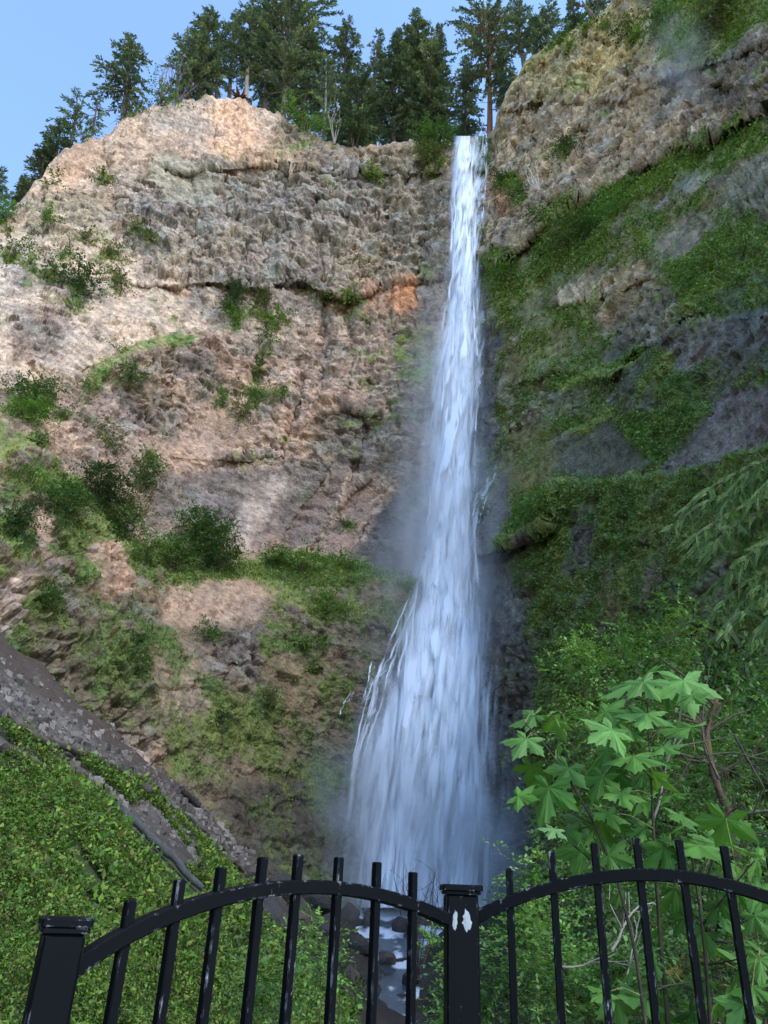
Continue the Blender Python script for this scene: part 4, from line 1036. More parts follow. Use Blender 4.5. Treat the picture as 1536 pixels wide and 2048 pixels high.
# ------------------------------------------------------------------ conifers on the rim
CG = [lin(c) for c in ((108, 122, 92), (92, 110, 86), (124, 134, 96), (100, 116, 98))]
def conifer(name, bx, by, tx, ty, wpx, label, style='fir', cb=.25, dens=1.0, tone=1.0, set_=2.0, group='conifers on the cliff rim', bark=(96, 82, 70), lvl=1.0):
    Pb, _ = cliff_at(bx, rim(bx) + 2)
    Dr = math.hypot(Pb[0], Pb[1])
    hor_ = np.array([Pb[0], Pb[1], 0]) / Dr
    base = EYE + ray(bx, by) * (Dr + set_)
    zg = Pb[2] + .12 * set_
    base[2] = min(base[2], zg + .3) - .3
    top = EYE + ray(tx, ty) * (Dr + set_)
    H = top[2] - base[2]
    W_ = wpx / 2 * np.linalg.norm(top - EYE) / FPX * 1.12
    e = empty(name, base, label, 'tree', group)
    r = np.random.default_rng(abs(hash((round(bx), round(tx), round(ty)))) % 99999)
    ax = top - base
    def axis(h): 
        b = 4 * h * (1 - h) * .012 * H
        return ax * h + np.array([b, 0, 0]) * math.sin(bx)
    hs = np.linspace(0, 1, 14)
    tr = MB(); r0 = .011 * H + .10
    tr.tube([axis(h) for h in hs], r0 * (1 - hs) ** .8 + .03, 8, lin(bark))
    fo = MB(); br = tr
    h = cb
    P_, D_, N_, L_, C_ = [], [], [], [], []
    step = .021 / dens * max(.6, min(1.4, 22 / H))
    while h < .985:
        t = (h - cb) / (1 - cb)
        if style == 'fir': pr = min(1, t * 3.5 + .35) * (1 - t) ** .72
        elif style == 'round': pr = (max(0, 1 - (2 * t - .85) ** 2 * .72)) ** .6 * (1 if t < .8 else (1 - t) / .2 * .6 + .4)
        else: pr = min(1, t * 5 + .25) * (1 - t) ** .55          # 'ragged'
        for k in range(int(r.integers(2, 4))):
            a = r.uniform(0, 2 * math.pi)
            L = max(.5, W_ * pr * r.uniform(.45, 1.18))
            up = .75 * t - .12 + r.normal() * .18 + (.25 if style == 'round' else 0)
            o = np.array([math.cos(a), math.sin(a), 0])
            s = np.linspace(0, 1, 5)
            lp = axis(h) + L * (s[:, None] * o) + np.outer(L * (up * s - .38 * s ** 2), [0, 0, 1])
            if L > 1.2: br.tube(lp, np.linspace(.018 * L + .03, .02, 5), 4, lin(bark) * .8, cap=False)
            ns = int(8 + L * 8.5 * dens)
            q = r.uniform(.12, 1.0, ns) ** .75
            pos = np.stack([np.interp(q, s, lp[:, i]) for i in range(3)], 1)
            lat = np.cross(o, [0, 0, 1]); sgn = r.choice([-1, 1], ns)
            d = o * .8 + lat * (sgn * r.uniform(.3, 1.1, ns))[:, None] + np.array([0, 0, 1]) * r.normal(-.15 + .3 * t, .35, ns)[:, None]
            P_.append(pos + r.normal(size=pos.shape) * .10); D_.append(d); N_.append(np.array([0, 0, 1]) + r.normal(size=(ns, 3)) * .5)
            L_.append(r.uniform(.35, .85, ns) * (1.15 if L > 2 else .85))
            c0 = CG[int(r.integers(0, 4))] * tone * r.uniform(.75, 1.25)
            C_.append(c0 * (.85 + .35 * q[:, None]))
        h += .85 * step * r.uniform(.5, 1.5)
    if P_:
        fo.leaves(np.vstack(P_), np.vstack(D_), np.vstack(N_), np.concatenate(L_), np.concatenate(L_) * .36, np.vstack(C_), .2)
        for _ in range(int(6 * (cb > .2))):    # dead stubs below the crown
            hh = r.uniform(.06, cb); a = r.uniform(0, 6.28); L = r.uniform(.3, .8) * W_ * .5
            o = np.array([math.cos(a), math.sin(a), -.15])
            br.tube([axis(hh), axis(hh) + o * L * .6, axis(hh) + o * L + [0, 0, -.15 * L]], [.06, .04, .02], 4, lin((110, 98, 88)), cap=False)
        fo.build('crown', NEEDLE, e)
    tr.build('trunk', BARK, e, smooth=True)
    return e
TREES = [
 ('conifer_tree',4,420,6,335,46,'dark little conifer at the left frame edge, lowest on the rim','fir',.05,1,.9,3),
 ('conifer_tree',48,400,52,352,44,'small dark conifer next to the lowest tree on the far left','fir',.05,1,.85,4),
 ('conifer_tree',84,352,100,268,62,'dark bushy conifer half hidden behind the tan corner of the cliff','ragged',.05,1.1,.8,5),
 ('conifer_tree',112,318,128,243,62,'dense dark conifer leaning over the tan corner, left of the two thin firs','ragged',.05,1.1,.85,4),
 ('conifer_tree',146,284,156,180,66,'taller of the two thin see-through firs above the tan corner','ragged',.32,.55,1.1,2),
 ('conifer_tree',184,278,196,186,48,'shorter of the two thin see-through firs above the tan corner','ragged',.3,.55,1.1,2),
 ('conifer_tree',248,232,262,76,104,'broad lone conifer on the left shoulder of the rim with sky on both sides','ragged',.22,.95,1.0,1),
 ('conifer_tree',378,198,392,88,86,'low bushy olive conifer in front of the tall one on the left','round',.15,1.0,1.05,1.5),
 ('conifer_tree',408,200,424,14,108,'tall pointed conifer left of the bare trunks','fir',.18,1.1,1.0,3),
 ('conifer_tree',438,198,446,64,34,'thin bare-trunked conifer first right of the tall pointed one','ragged',.55,.6,1.0,4),
 ('conifer_tree',464,198,474,22,54,'thin conifer with long bare trunk, left of the upturned roots','ragged',.5,.7,1.0,4),
 ('conifer_tree',494,200,510,2,86,'conifer with pale straight trunk just right of the upturned roots','ragged',.34,1.0,1.0,1.5,(150,140,128)),
 ('conifer_tree',534,214,546,-8,96,'tall dark conifer between the pale trunk and the broad tree','ragged',.25,1.1,.95,4),
 ('conifer_tree',568,226,584,-26,150,'biggest broad rounded tree of the rim with grey leaning trunks','round',.2,1.3,1.1,2,(140,128,116)),
 ('conifer_tree',606,246,622,26,70,'dark conifer on the right flank of the biggest tree','ragged',.1,1.1,.9,4),
 ('conifer_tree',648,268,652,120,64,'pale grey-green half-bare tree right of the biggest one','ragged',.2,.7,1.25,1.5,(150,142,132)),
 ('conifer_tree',690,284,698,36,92,'dark conifer with ragged flat top in the middle of the rim','ragged',.15,1.1,.85,5),
 ('conifer_tree',712,288,716,158,88,'low full conifer in front of the dark ragged one','round',.05,1.1,.95,2),
 ('conifer_tree',752,284,758,58,64,'slim grey-green conifer in the middle gap of the rim','ragged',.12,.9,.95,5),
 ('conifer_tree',790,282,796,60,80,'dense conifer standing left of the tall group beside the notch','ragged',.1,1.2,.9,3),
 ('conifer_tree',826,280,832,24,104,'tall thick conifer in the group left of the notch','ragged',.12,1.3,.9,3),
 ('conifer_tree',850,278,860,88,80,'shorter bushy conifer in front of the group left of the notch','round',.1,1.1,1.0,1.5),
 ('conifer_tree',872,280,880,46,72,'pointed spruce-like conifer nearest the notch on its left','fir',.1,1.2,.8,5),
 ('conifer_tree',934,276,934,112,66,'low dark boughed conifer standing in the notch over the water','ragged',.05,1.0,.85,7),
 ('conifer_tree',976,258,970,10,112,'conifer with tall bare reddish trunk right above the waterfall lip','round',.42,1.0,1.0,5,(120,80,62)),
 ('conifer_tree',1010,214,1004,80,44,'slim dark conifer behind the right shoulder of the notch','ragged',.1,1,.85,5),
 ('conifer_tree',1048,128,1036,-4,64,'open conifer on the right rim with a thin bare trunk','ragged',.3,.8,1.0,2),
 ('conifer_tree',1078,100,1066,40,44,'small full conifer tucked below the open one on the right rim','round',.1,1,1.0,2),
 ('conifer_tree',1098,96,1094,14,50,'small umbrella-topped conifer on the right rim','round',.4,.9,1.2,1.5),
 ('conifer_tree',1150,62,1142,-8,42,'small pointed blue-green fir next to the leaning snag','fir',.1,1.1,.85,1.5),
 ('conifer_tree',1196,28,1184,-60,50,'cut-off conifer at the top frame edge on the right rim','ragged',.3,1,.9,2),
]
for T in TREES:
    bk = T[12] if len(T) > 12 else (92, 78, 66)
    conifer(T[0], *T[1:6], T[6], T[7], T[8], T[9], T[10], T[11], bark=bk)

def twigs(m, base, H, W_, n, c, r, rad0=.05, k=5):
    for i in range(n):
        a = r.uniform(0, 6.28); L = H * r.uniform(.6, 1.05)
        tip = base + np.array([math.cos(a) * W_ * r.uniform(.2, 1), math.sin(a) * W_ * r.uniform(.2, 1), L])
        mid = base * .5 + tip * .5 + r.normal(size=3) * .08 * H
        m.tube([base, mid, tip], [rad0, rad0 * .6, rad0 * .2], k, c, cap=False)
        for j in range(4):
            q = mid + (tip - mid) * r.uniform(0, .9); d = (tip - mid) / H + r.normal(size=3) * .5
            m.tube([q, q + d * H * .14, q + d * H * .24 + r.normal(size=3) * .03 * H], [rad0 * .4, rad0 * .28, rad0 * .12], 4, c, cap=False)
def bare(name, X, Y, wpx, hpx, label, c, n=9, cat='shrub', out=.2, D=None):
    p = cliff_at(X, Y, out)[0] if D is None else EYE + ray(X, Y) * D
    dd = np.linalg.norm(p - EYE); m = MB()
    twigs(m, np.zeros(3), hpx * dd / FPX, wpx / 2 * dd / FPX, n, lin(c), np.random.default_rng(int(X)), max(.0016 * dd * .5, .006))
    return tag(m.build(name, BARK, loc=tuple(p)), label, cat)
bare('bare_shrub', 322, 212, 56, 100, 'grey leafless shrub on the rim right of the broad lone conifer', (120, 110, 104), 16)
bare('bare_shrub', 356, 206, 60, 80, 'grey twiggy shrub on the rim left of the tall pointed conifer', (112, 102, 96), 16)
bare('dead_branch', 1098, 402, 50, 66, 'white dead branches sticking up from the right wall ledge', (190, 182, 174), 7, 'branch', .6)
bare('bare_shrub', 668, 290, 40, 120, 'pale leafless saplings on the rim under the middle conifers', (160, 150, 142), 6)
# upturned roots and leaning snag on the rim
m = MB(); pr = np.random.default_rng(5)
for i in range(26):
    d = pr.normal(size=3); d[2] = abs(d[2]) * .5; d /= np.linalg.norm(d)
    m.tube([[0, 0, 0], d * 1.2, d * 2.1 + pr.normal(size=3) * .4], [.32, .2, .05], 5, lin((98, 60, 46)) * pr.uniform(.6, 1.2))
tag(m.build('root_wad', BARK, loc=tuple(cliff_at(478, 194, -.6)[0] + [0, 0, .4])), 'reddish upturned tree roots on the rim above the tan face', 'roots')
p = cliff_at(1188, 40, -.4)[0]; dd = np.linalg.norm(p - EYE)
m = MB(); tp = EYE + ray(1164, 2) * math.hypot(p[0], p[1]) - p
m.tube([np.zeros(3) - [0, 0, .5], tp * .4 + [.1, 0, 0], tp], [.62, .45, .12], 8, lin((104, 74, 62)))
m.tube([tp * .5, tp * .5 + [.6, 0, .5], tp * .5 + [.9, 0, 1.3]], [.2, .14, .05], 6, lin((104, 74, 62)))
tag(m.build('dead_snag', BARK, smooth=True, loc=tuple(p)), 'broken reddish dead trunk leaning on the right rim', 'tree')

# ------------------------------------------------------------------ shrubs on the cliff
TONES = {'b': [(94, 130, 58), (108, 142, 66), (82, 116, 54)], 'g': [(76, 106, 56), (86, 118, 62), (66, 94, 52)], 'd': [(62, 86, 54), (72, 98, 60), (54, 76, 50)],
         'o': [(98, 106, 66), (112, 116, 74), (84, 94, 60)]}
def spray_bush(e, ctr, rx, rz, tones, r, leaf, n):
    """arching twigs with leaves set along both sides"""
    tones = [lin(c) for c in tones]
    st_ = MB(); f = MB()
    lobes_ = [(ctr + r.normal(size=3) * np.array([rx, rx * .6, rz]) * .42, r.uniform(.22, .5)) for _ in range(6)] + [(ctr, .5)]
    hubs = [ctr * h + r.normal(size=3) * np.array([rx, rx, rz]) * .22 for h in (.55, .7, .8, .9, .95, 1.)]
    for h in hubs:
        st_.tube([np.zeros(3), ctr * .35 + r.normal(size=3) * .1 * rx, h], [leaf * .3, leaf * .22, leaf * .1], 5, lin((92, 78, 62)), cap=False)
    P_, D_, N_, C_ = [], [], [], []
    for i in range(n):
        v = r.normal(size=3); v /= np.linalg.norm(v)
        lc_, lr_ = lobes_[int(r.integers(0, 7))]
        o = lc_ + v * np.array([rx, rx * .8, rz]) * lr_ * r.uniform(.1, 1.) ** .5
        d = v * .7 + r.normal(size=3) * .6 + np.array([0, 0, .35]); d /= np.linalg.norm(d)
        L = r.uniform(4, 9.5) * leaf
        s = np.linspace(0, 1, 6)[:, None]
        lp = o + s * d * L - np.array([0, 0, 1]) * s ** 2 * L * .35
        if i % 3 == 0: st_.tube(lp, np.linspace(leaf * .045, leaf * .02, 6), 3, lin((110, 96, 70)), cap=False)
        m_ = int(r.integers(9, 17)); q = np.linspace(.08, 1, m_)
        pos = np.stack([np.interp(q, s[:, 0], lp[:, k_]) for k_ in range(3)], 1)
        lat = np.cross(d, [0, 0, 1.]) + r.normal(size=3) * .25
        sg = np.where(np.arange(m_) % 2, 1, -1)[:, None]
        P_.append(pos); D_.append(d * .55 + lat * sg + r.normal(size=(m_, 3)) * .25); N_.append(np.array([0, 0, 1.]) + r.normal(size=(m_, 3)) * .3 - d * .2)
        C_.append(tones[int(r.integers(0, len(tones)))] * r.uniform(.6, 1.25) * r.uniform(.85, 1.15, (m_, 1)))
    N = sum(len(p) for p in P_); sz = leaf * r.uniform(.6, 1.25, N)
    f.leaves(np.vstack(P_), np.vstack(D_), np.vstack(N_), sz, sz * .6, np.vstack(C_), .18)
    f.build('foliage', LEAF, e); st_.build('stem', BARK, e)
def cliff_shrub(X, Y, wpx, hpx, tone, label, name='shrub'):
    p, nn = cliff_at(X, Y + hpx * .35, .0)
    dd = np.linalg.norm(p - EYE); k = dd / FPX
    rx, rz = wpx / 2 * k, hpx / 2 * k
    e = empty(name, p, label, 'shrub')
    r = np.random.default_rng(int(X * 7 + Y))
    ctr = EYE + ray(X, Y) * math.hypot(p[0], p[1]) - p + nn * rx * .25
    area = wpx * hpx
    leaf = 4.6 * k * (1 if area < 4000 else 1.15)
    spray_bush(e, ctr, rx, rz, TONES[tone], r, leaf * .92, int(np.clip(area / 34, 24, 560)))
    return e
for a in SHRUBS:
    if a[2]: cliff_shrub(*a)

# ------------------------------------------------------------------ thicket of shrubs on the right bank
TH = {'y': [(124, 166, 80), (104, 146, 66), (140, 176, 98)], 'm': [(98, 140, 68), (116, 154, 82), (82, 120, 58)], 'k': [(78, 112, 58), (94, 128, 70), (64, 94, 50)]}
THICK = [
 (1100,1860,230,240,6.0,'y','pale green small-leaved bush just right of the middle post'), (1010,1990,150,200,6.5,'m','small-leaved bush at the bottom right of the middle post'),
 (1180,1985,240,220,5.4,'m','small-leaved bush at the bottom under the right panel'), (1085,1735,120,110,8.5,'y','light small-leaved bush at the left tip of the thicket over the rail'),
 (1320,1900,260,260,6.4,'k','darker small-leaved bush behind the middle of the right panel'), (1460,2000,240,220,5.2,'k','dark bush at the lower right corner'),
 (1215,1745,230,200,8.0,'m','mid-green bush behind the maple leaves above the right rail'), (1400,1730,280,230,9.0,'k','dark bush above the right rail near the frame edge'),
 (1490,1560,230,280,11.0,'m','tall bush at the right frame edge below the cedar boughs'), (1345,1500,260,230,12.0,'m','bush behind the top maple leaves'),
 (1215,1440,170,170,15.0,'y','light bush on the bank where the thicket meets the mossy wall'), (1170,1330,150,120,20.0,'y','yellow-green bush highest on the left of the thicket'),
 (1310,1300,220,170,16.0,'m','mid-green bush on the bank below the brown mossy patch'), (1450,1370,200,220,13.0,'k','dark bush just under the cedar boughs'),
 (1250,1610,220,190,10.0,'k','shaded bush behind the big left maple leaves'), (905,1985,90,170,9.5,'y','bright bush by the stream left of the middle post'),
 (1560,1820,160,320,7.0,'m','bush at the right frame edge behind the last pickets'), (1120,1620,110,140,12.0,'k','shaded bush at the left margin of the thicket under the maple'),
 (1390,1235,170,100,17.0,'m','airy bush with light leaves left of the cedar'),
 (640,1930,190,180,8.5,'y','sparse yellow-green bush behind the left panel by the stream'), (560,2010,120,110,9.0,'m','low bush at the bottom of the left panel')]
for (X, Y, wpx, hpx, dp, tn, lab) in THICK:
    c = EYE + ray(X, Y) * dp
    k = np.linalg.norm(c - EYE) / FPX
    g = np.array([c[0] + .2, c[1] + .3, 0]); g[2] = float(terrain(g[0], g[1])) - .1
    e = empty('bush', g, lab, 'bush')
    r = np.random.default_rng(int(X + 3 * Y))
    sparse = 'sparse' in lab or 'airy' in lab
    spray_bush(e, c - g, wpx / 2 * k, hpx / 2 * k, TH[tn], r, float(np.clip(.0105 * dp ** .75, .032, .10)), int(wpx * hpx / (190 if not sparse else 520)) + 20)
# bare twigs woven through the thicket
def curve_branch(pts, r0, c, D, label, name='bare_branch', side=5):
    t = np.linspace(0, 1, 24); k = np.linspace(0, 1, len(pts)); pts = np.array(pts, float)
    D = np.interp(t, [0, 1], D)
    Q = at(np.interp(t, k, pts[:, 0]) + 4 * vn(t * 6, 0 * t + r0, 0 * t, 701), np.interp(t, k, pts[:, 1]) + 4 * vn(t * 6, 0 * t + r0, 0 * t + 5, 702), D)
    m = MB(); m.tube(Q, r0 * (1 - .65 * t), side, lin(c))
    r = np.random.default_rng(int(pts[0, 0]))
    for j in range(6):
        i = int(r.integers(4, 20)); d = (Q[i] - Q[i - 2]); d /= np.linalg.norm(d); d = d + r.normal(size=3) * .55
        L = r.uniform(.12, .35)
        m.tube([Q[i], Q[i] + d * L * .5, Q[i] + d * L + r.normal(size=3) * .05], [r0 * .45, r0 * .3, r0 * .12], 4, lin(c), cap=False)
    return tag(m.build(name, BARK, smooth=True), label, 'branch')
curve_branch([(1225,1905),(1250,1850),(1280,1815),(1330,1790)], .010, (150,144,128), (5.0,5.3), 'thin pale bare branch arching behind the third picket of the right panel')
curve_branch([(1240,2010),(1262,1930),(1275,1870),(1268,1830)], .007, (140,136,120), (4.8,5.0), 'thin upright bare twig low behind the right panel')
curve_branch([(1120,1935),(1190,1925),(1230,1905)], .007, (130,126,110), (4.8,5.0), 'thin level bare twig behind the second picket of the right panel')
curve_branch([(1390,1655),(1450,1638),(1536,1626),(1600,1625)], .014, (112,102,92), (5.0,4.6), 'grey bare branch reaching in from the right over the rail')
curve_branch([(1310,1640),(1330,1560),(1345,1500),(1370,1465)], .008, (120,112,100), (4.8,5.0), 'thin grey twig among the upper maple leaves')
curve_branch([(1440,1560),(1415,1500),(1405,1450),(1380,1410)], .012, (100,84,72), (6.0,6.0), 'brown bare branch left of the mossy trunk')
curve_branch([(1340,1500),(1400,1515),(1470,1508),(1560,1520)], .009, (92,82,72), (6.0,6.0), 'dark level branch crossing before the mossy trunk')
curve_branch([(1470,1470),(1500,1520),(1540,1560),(1600,1590)], .012, (64,58,50), (7.0,7.0), 'dark branch sloping down at the right frame edge')
curve_branch([(1300,1300),(1380,1240),(1450,1190)], .012, (110,104,92), (12.,11.), 'thin grey branch under the cedar boughs')
curve_branch([(1310,1400),(1400,1370),(1490,1330)], .010, (104,96,84), (11.,10.), 'thin brown branch rising toward the cedar boughs')
curve_branch([(1400,1900),(1450,1850),(1540,1835)], .020, (60,54,46), (5.4,5.0), 'dark limb behind the last right pickets')
curve_branch([(1330,1960),(1365,1935),(1400,1915)], .04, (104,96,50), (5.2,5.3), 'short thick mossy limb low behind the right panel', 'mossy_branch', 8)
bare('bare_shrub', 835, 1960, 190, 180, 'tangle of dark bare twigs by the stream left of the middle post', (70, 56, 50), 12, 'shrub', 0, 11.)
# mossy trunk behind the thicket
def mossy_tree():
    g = EYE + ray(1470, 1760) * 9.0; g[2] = float(terrain(g[0], g[1])) - .2
    e = empty('mossy_tree', g, 'leaning brown trunk with moss and sparse leaves near the right frame edge', 'tree')
    path = np.array([(1476,1800),(1462,1700),(1446,1600),(1428,1530),(1420,1460),(1430,1390)], float)
    Q = np.vstack([g, at(path[:, 0], path[:, 1], np.full(6, 9.0))]) - g
    t = np.linspace(0, 1, 30); k = np.linspace(0, 1, len(Q)); Q = np.stack([np.interp(t, k, Q[:, i]) for i in range(3)], 1)
    Q += .05 * np.stack([vn(t * 9, 0 * t + i, 0 * t, 711) for i in range(3)], 1)
    ms = sst(.0, .4, vn(t * 8, 0 * t, 0 * t, 715))[:, None]
    c = lin((92, 72, 58)) * (1 - ms) + lin((112, 104, 44)) * ms
    m = MB(); m.tube(Q, .048 * (1.1 - .6 * t), 10, (1, 1, 1)); m.c[-1] = np.vstack([np.repeat(c, 10, 0), c[:1], c[-1:]])
    m.build('trunk', BARK, e, smooth=True)
    m = MB(); r = np.random.default_rng(3); tips = []
    for j in range(9):
        i = int(r.integers(12, 29)); d = r.normal(size=3) * [1, .5, .4]; d[2] = abs(d[2]) + .2; d /= np.linalg.norm(d); L = r.uniform(.5, 1.1)
        m.tube([Q[i], Q[i] + d * L * .5 + r.normal(size=3) * .05, Q[i] + d * L], [.018, .012, .005], 5, lin((88, 74, 60)), cap=False)
        tips.append(Q[i] + d * L)
    m.build('limbs', BARK, e)
    m = MB()
    for tp in tips:
        pos = tp + r.normal(size=(150, 3)) * .28
        m.leaves(pos, r.normal(size=(150, 3)), np.array([0, 0, 1.]) + r.normal(size=(150, 3)) * .4, r.uniform(.05, .09, 150), r.uniform(.03, .055, 150), lin((78, 112, 54)) * r.uniform(.8, 1.2, (150, 1)))
    m.build('crown', LEAF, e)
mossy_tree()

# ------------------------------------------------------------------ cedar boughs at the right edge
def cedar():
    D0 = 12.5
    g = EYE + ray(1660, 1500) * 13.2; g[2] = float(terrain(g[0], g[1])) - .2
    e = empty('cedar_tree', g, 'cedar with drooping fern-like sprays reaching in from the right edge', 'tree')
    r = np.random.default_rng(17)
    tp = EYE + ray(1690, 700) * 13.2 - g
    hs = np.linspace(0, 1, 12)
    m = MB(); m.tube([tp * h for h in hs], .22 * (1 - .8 * hs) + .02, 10, lin((96, 74, 60))); m.build('trunk', BARK, e, smooth=True)
    lm = MB(); P_, D_, N_, L_, C_ = [], [], [], [], []
    tipsl = [(1400,1010),(1330,1030),(1420,1060),(1370,990),(1440,990),(1390,1110),(1450,1120),(1480,1060),(1410,1160),(1470,1190),(1520,1150),(1440,1230),(1500,1250),(1380,1050),(1460,950),(1500,970),(1530,1020),(1530,1210),(1480,1300),(1530,1300),(1360,1090),(1550,930),(1560,1100),(1425,1190),(1500,1110)]
    for (X, Y) in tipsl:
        tip = EYE + ray(X, Y) * (D0 + r.uniform(-.9, .6)) - g
        h = np.clip((tip[2] + .5) / tp[2], .05, .98); st_ = tp * h
        s = np.linspace(0, 1, 9)[:, None]
        lp = st_ * (1 - s) + tip * s + np.array([0, 0, 1]) * (.35 * np.sin(s * math.pi)) - np.array([0, 0, .25]) * s ** 3
        lm.tube(lp, np.linspace(.035, .006, 9), 5, lin((88, 74, 58)), cap=False)
        # side sprays: flat fronds hanging from the limb, each a comb of scale leaves
        for q in r.uniform(.3, 1, 110):
            o = np.array([np.interp(q, s[:, 0], lp[:, i]) for i in range(3)])
            dirl = (tip - st_) / np.linalg.norm(tip - st_)
            lat = np.cross(dirl, [0, 0, 1]) * r.choice([-1, 1])
            d = dirl * r.uniform(.2, .8) + lat * r.uniform(.1, 1.) + RGT * r.normal() * .35 + np.array([0, 0, -.6 + r.normal() * .3]); d /= np.linalg.norm(d)
            Lf = r.uniform(.18, .36); nf = 14
            u = np.linspace(.04, 1, nf)
            ctr = o + np.outer(u * Lf, d) - np.outer(.22 * Lf * u ** 2, [0, 0, 1])
            pn = np.cross(d, np.cross([0, 0, 1], d) + r.normal(size=3) * .25); pn /= np.linalg.norm(pn)
            sd_ = pn
            c = lin((104, 132, 78)) * r.uniform(.6, 1.35)
            for sg in (-1, 1):
                dd_ = d * .75 + sd_ * sg * .8 + np.array([0, 0, -.15])
                P_.append(ctr); D_.append(np.tile(dd_, (nf, 1))); N_.append(np.tile(np.cross(d, sd_), (nf, 1)))
                L_.append(.062 * (1 - .6 * u) * r.uniform(.8, 1.2)); C_.append(np.tile(c, (nf, 1)))
    lm.build('limbs', BARK, e)
    f = MB(); L_ = np.concatenate(L_); f.leaves(np.vstack(P_), np.vstack(D_), np.vstack(N_), L_, L_ * .36, np.vstack(C_), .12)
    f.build('foliage', LEAF, e)
cedar()

# ------------------------------------------------------------------ big-leaf maple saplings behind the fence
def leaf_outline():
    lobe = [(-.17, .37), (-.30, .60), (-.215, .635), (-.15, .84), (-.10, .83), (0, 1.06), (.10, .83), (.15, .84), (.215, .635), (.30, .60), (.17, .37)]
    out = []
    for a, k in ((-121, .60), (-63, .90), (0, 1.0), (63, .90), (121, .60)):
        a = math.radians(a); q = [(x * k, y * k) for x, y in lobe]
        if k == .60: q = [(x * .85, y) for x, y in q]
        out += [(x * math.cos(a) + y * math.sin(a), -x * math.sin(a) + y * math.cos(a)) for x, y in q]
    return np.array(out)
LO = leaf_outline()
def maple_leaf(m, c, tipdir, nrm, size, col, r):
    """palmate five-lobed blade with folded veins; c is the petiole end"""
    t = tipdir / np.linalg.norm(tipdir); n = nrm - t * (nrm @ t); n /= np.linalg.norm(n); s = np.cross(t, n)
    R_ = size * .62
    nO = len(LO)
    ang = np.arctan2(LO[:, 0], LO[:, 1]); rr = np.hypot(LO[:, 0], LO[:, 1])
    fold = .09 * np.cos(ang * 5.8) * rr
    cup = r.uniform(.04, .26); rings = []
    for q in (.0, .45, 1.0):
        xy = LO * q
        z = fold * q - cup * (rr * q) ** 2 - .06 * np.abs(xy[:, 0]) + r.normal(size=nO) * .012 * q
        rings.append(c + R_ * (np.outer(xy[:, 0], s) + np.outer(xy[:, 1], t) + np.outer(z, n)))
    v = np.vstack([rings[0][:1], rings[1], rings[2]])
    i = np.arange(nO); j = (i + 1) % nO
    ok = i != nO - 1
    tri = np.stack([0 * i, 1 + i, 1 + j], 1)[ok]
    qd = np.stack([1 + i, 1 + nO + i, 1 + nO + j, 1 + j], 1)[ok]
    vein = (np.cos(ang * 5.8) * .5 + .5) ** 6 * 1.6
    cc = np.vstack([col[None] * 1.12, col[None] * (1 + .10 * vein[:, None]), np.tile(col, (nO, 1)) * .97])
    m.add(v, qd, tri, c=cc)
def maple(label, base_px, D0, stems, leaves):
    g = EYE + ray(*base_px) * D0; g[2] = float(terrain(g[0], g[1])) - .1
    e = empty('maple_sapling', g, label, 'tree')
    r = np.random.default_rng(int(base_px[0]))
    sm = MB(); nodes = []
    for (pts, d0, d1, r0) in stems:
        pts = np.array(pts, float); t = np.linspace(0, 1, 22); k = np.linspace(0, 1, len(pts))
        Q = at(np.interp(t, k, pts[:, 0]), np.interp(t, k, pts[:, 1]), np.interp(t, [0, 1], [d0, d1])) - g
        if pts[0, 1] > 2000: Q = np.vstack([np.zeros(3), Q])
        rr_ = np.linspace(r0, r0 * .35, len(Q))
        sm.tube(Q, rr_ * .8, 7, lin((72, 64, 50)))
        nodes.append(Q[1:])
    nodes = np.vstack(nodes)
    lm = MB(); pm = sm
    for (X, Y, s, tone) in leaves:
        dl = D0 + r.uniform(-.35, .35)
        ctr = EYE + ray(X, Y) * dl - g
        k = np.linalg.norm(ctr + g - EYE) / FPX
        size = s * k * 1.16
        nd = nodes[np.argmin(((nodes - ctr) ** 2).sum(1))]
        out = ctr - nd; out[2] *= .3
        view = EYE - (ctr + g); view /= np.linalg.norm(view)
        td = out / (np.linalg.norm(out) + 1e-6) * .55 + np.array([0, 0, -.38]) + r.normal(size=3) * .28 + RGT * r.normal() * .25
        nn = np.array([0, 0, 1.]) + view * .75 + r.normal(size=3) * .33
        td /= np.linalg.norm(td)
        c0 = ctr - td * size * .25
        col = lin({0: (82, 124, 48), 1: (98, 142, 66), 2: (68, 108, 40), 3: (104, 140, 82)}[tone]) * r.uniform(.88, 1.14)
        maple_leaf(lm, c0, td, nn, size, col, r)
        mid = (c0 + nd) / 2 + np.array([0, 0, .02])
        pm.tube([nd, mid, c0], [.0025, .002, .0016], 5, lin((120, 128, 70)), cap=False)
    sm.build('stem', BARK, e, smooth=True); lm.build('leaves', LEAF, e)
maple('tall big-leaved maple shoot rising above the middle of the right panel', (1330, 2040), 3.75,
 [([(1335,2040),(1322,1900),(1312,1760),(1306,1640),(1300,1520),(1293,1370)], 3.80, 3.85, .012),
  ([(1306,1560),(1250,1500),(1210,1470)], 3.80, 3.75, .005), ([(1300,1480),(1340,1430),(1372,1380)], 3.80, 3.95, .005), ([(1310,1600),(1360,1560),(1390,1500)], 3.80, 4.05, .004)],
 [(1290,1352,70,1),(1240,1378,108,1),(1300,1378,80,1),(1376,1388,108,1),(1395,1398,50,0),(1235,1422,84,0),(1206,1468,92,1),(1288,1440,92,1),(1348,1458,100,0),(1238,1478,70,2),
  (1193,1520,100,0),(1268,1524,96,0),(1225,1562,80,2),(1320,1520,70,2),(1268,1558,76,0),(1328,1560,72,1),(1250,1600,70,0),(1290,1610,64,1),(1352,1590,60,0),(1340,1500,64,1),(1225,1640,66,0),(1270,1660,60,1),(1195,1572,74,0),(1260,1470,60,2),(1330,1405,60,2)])
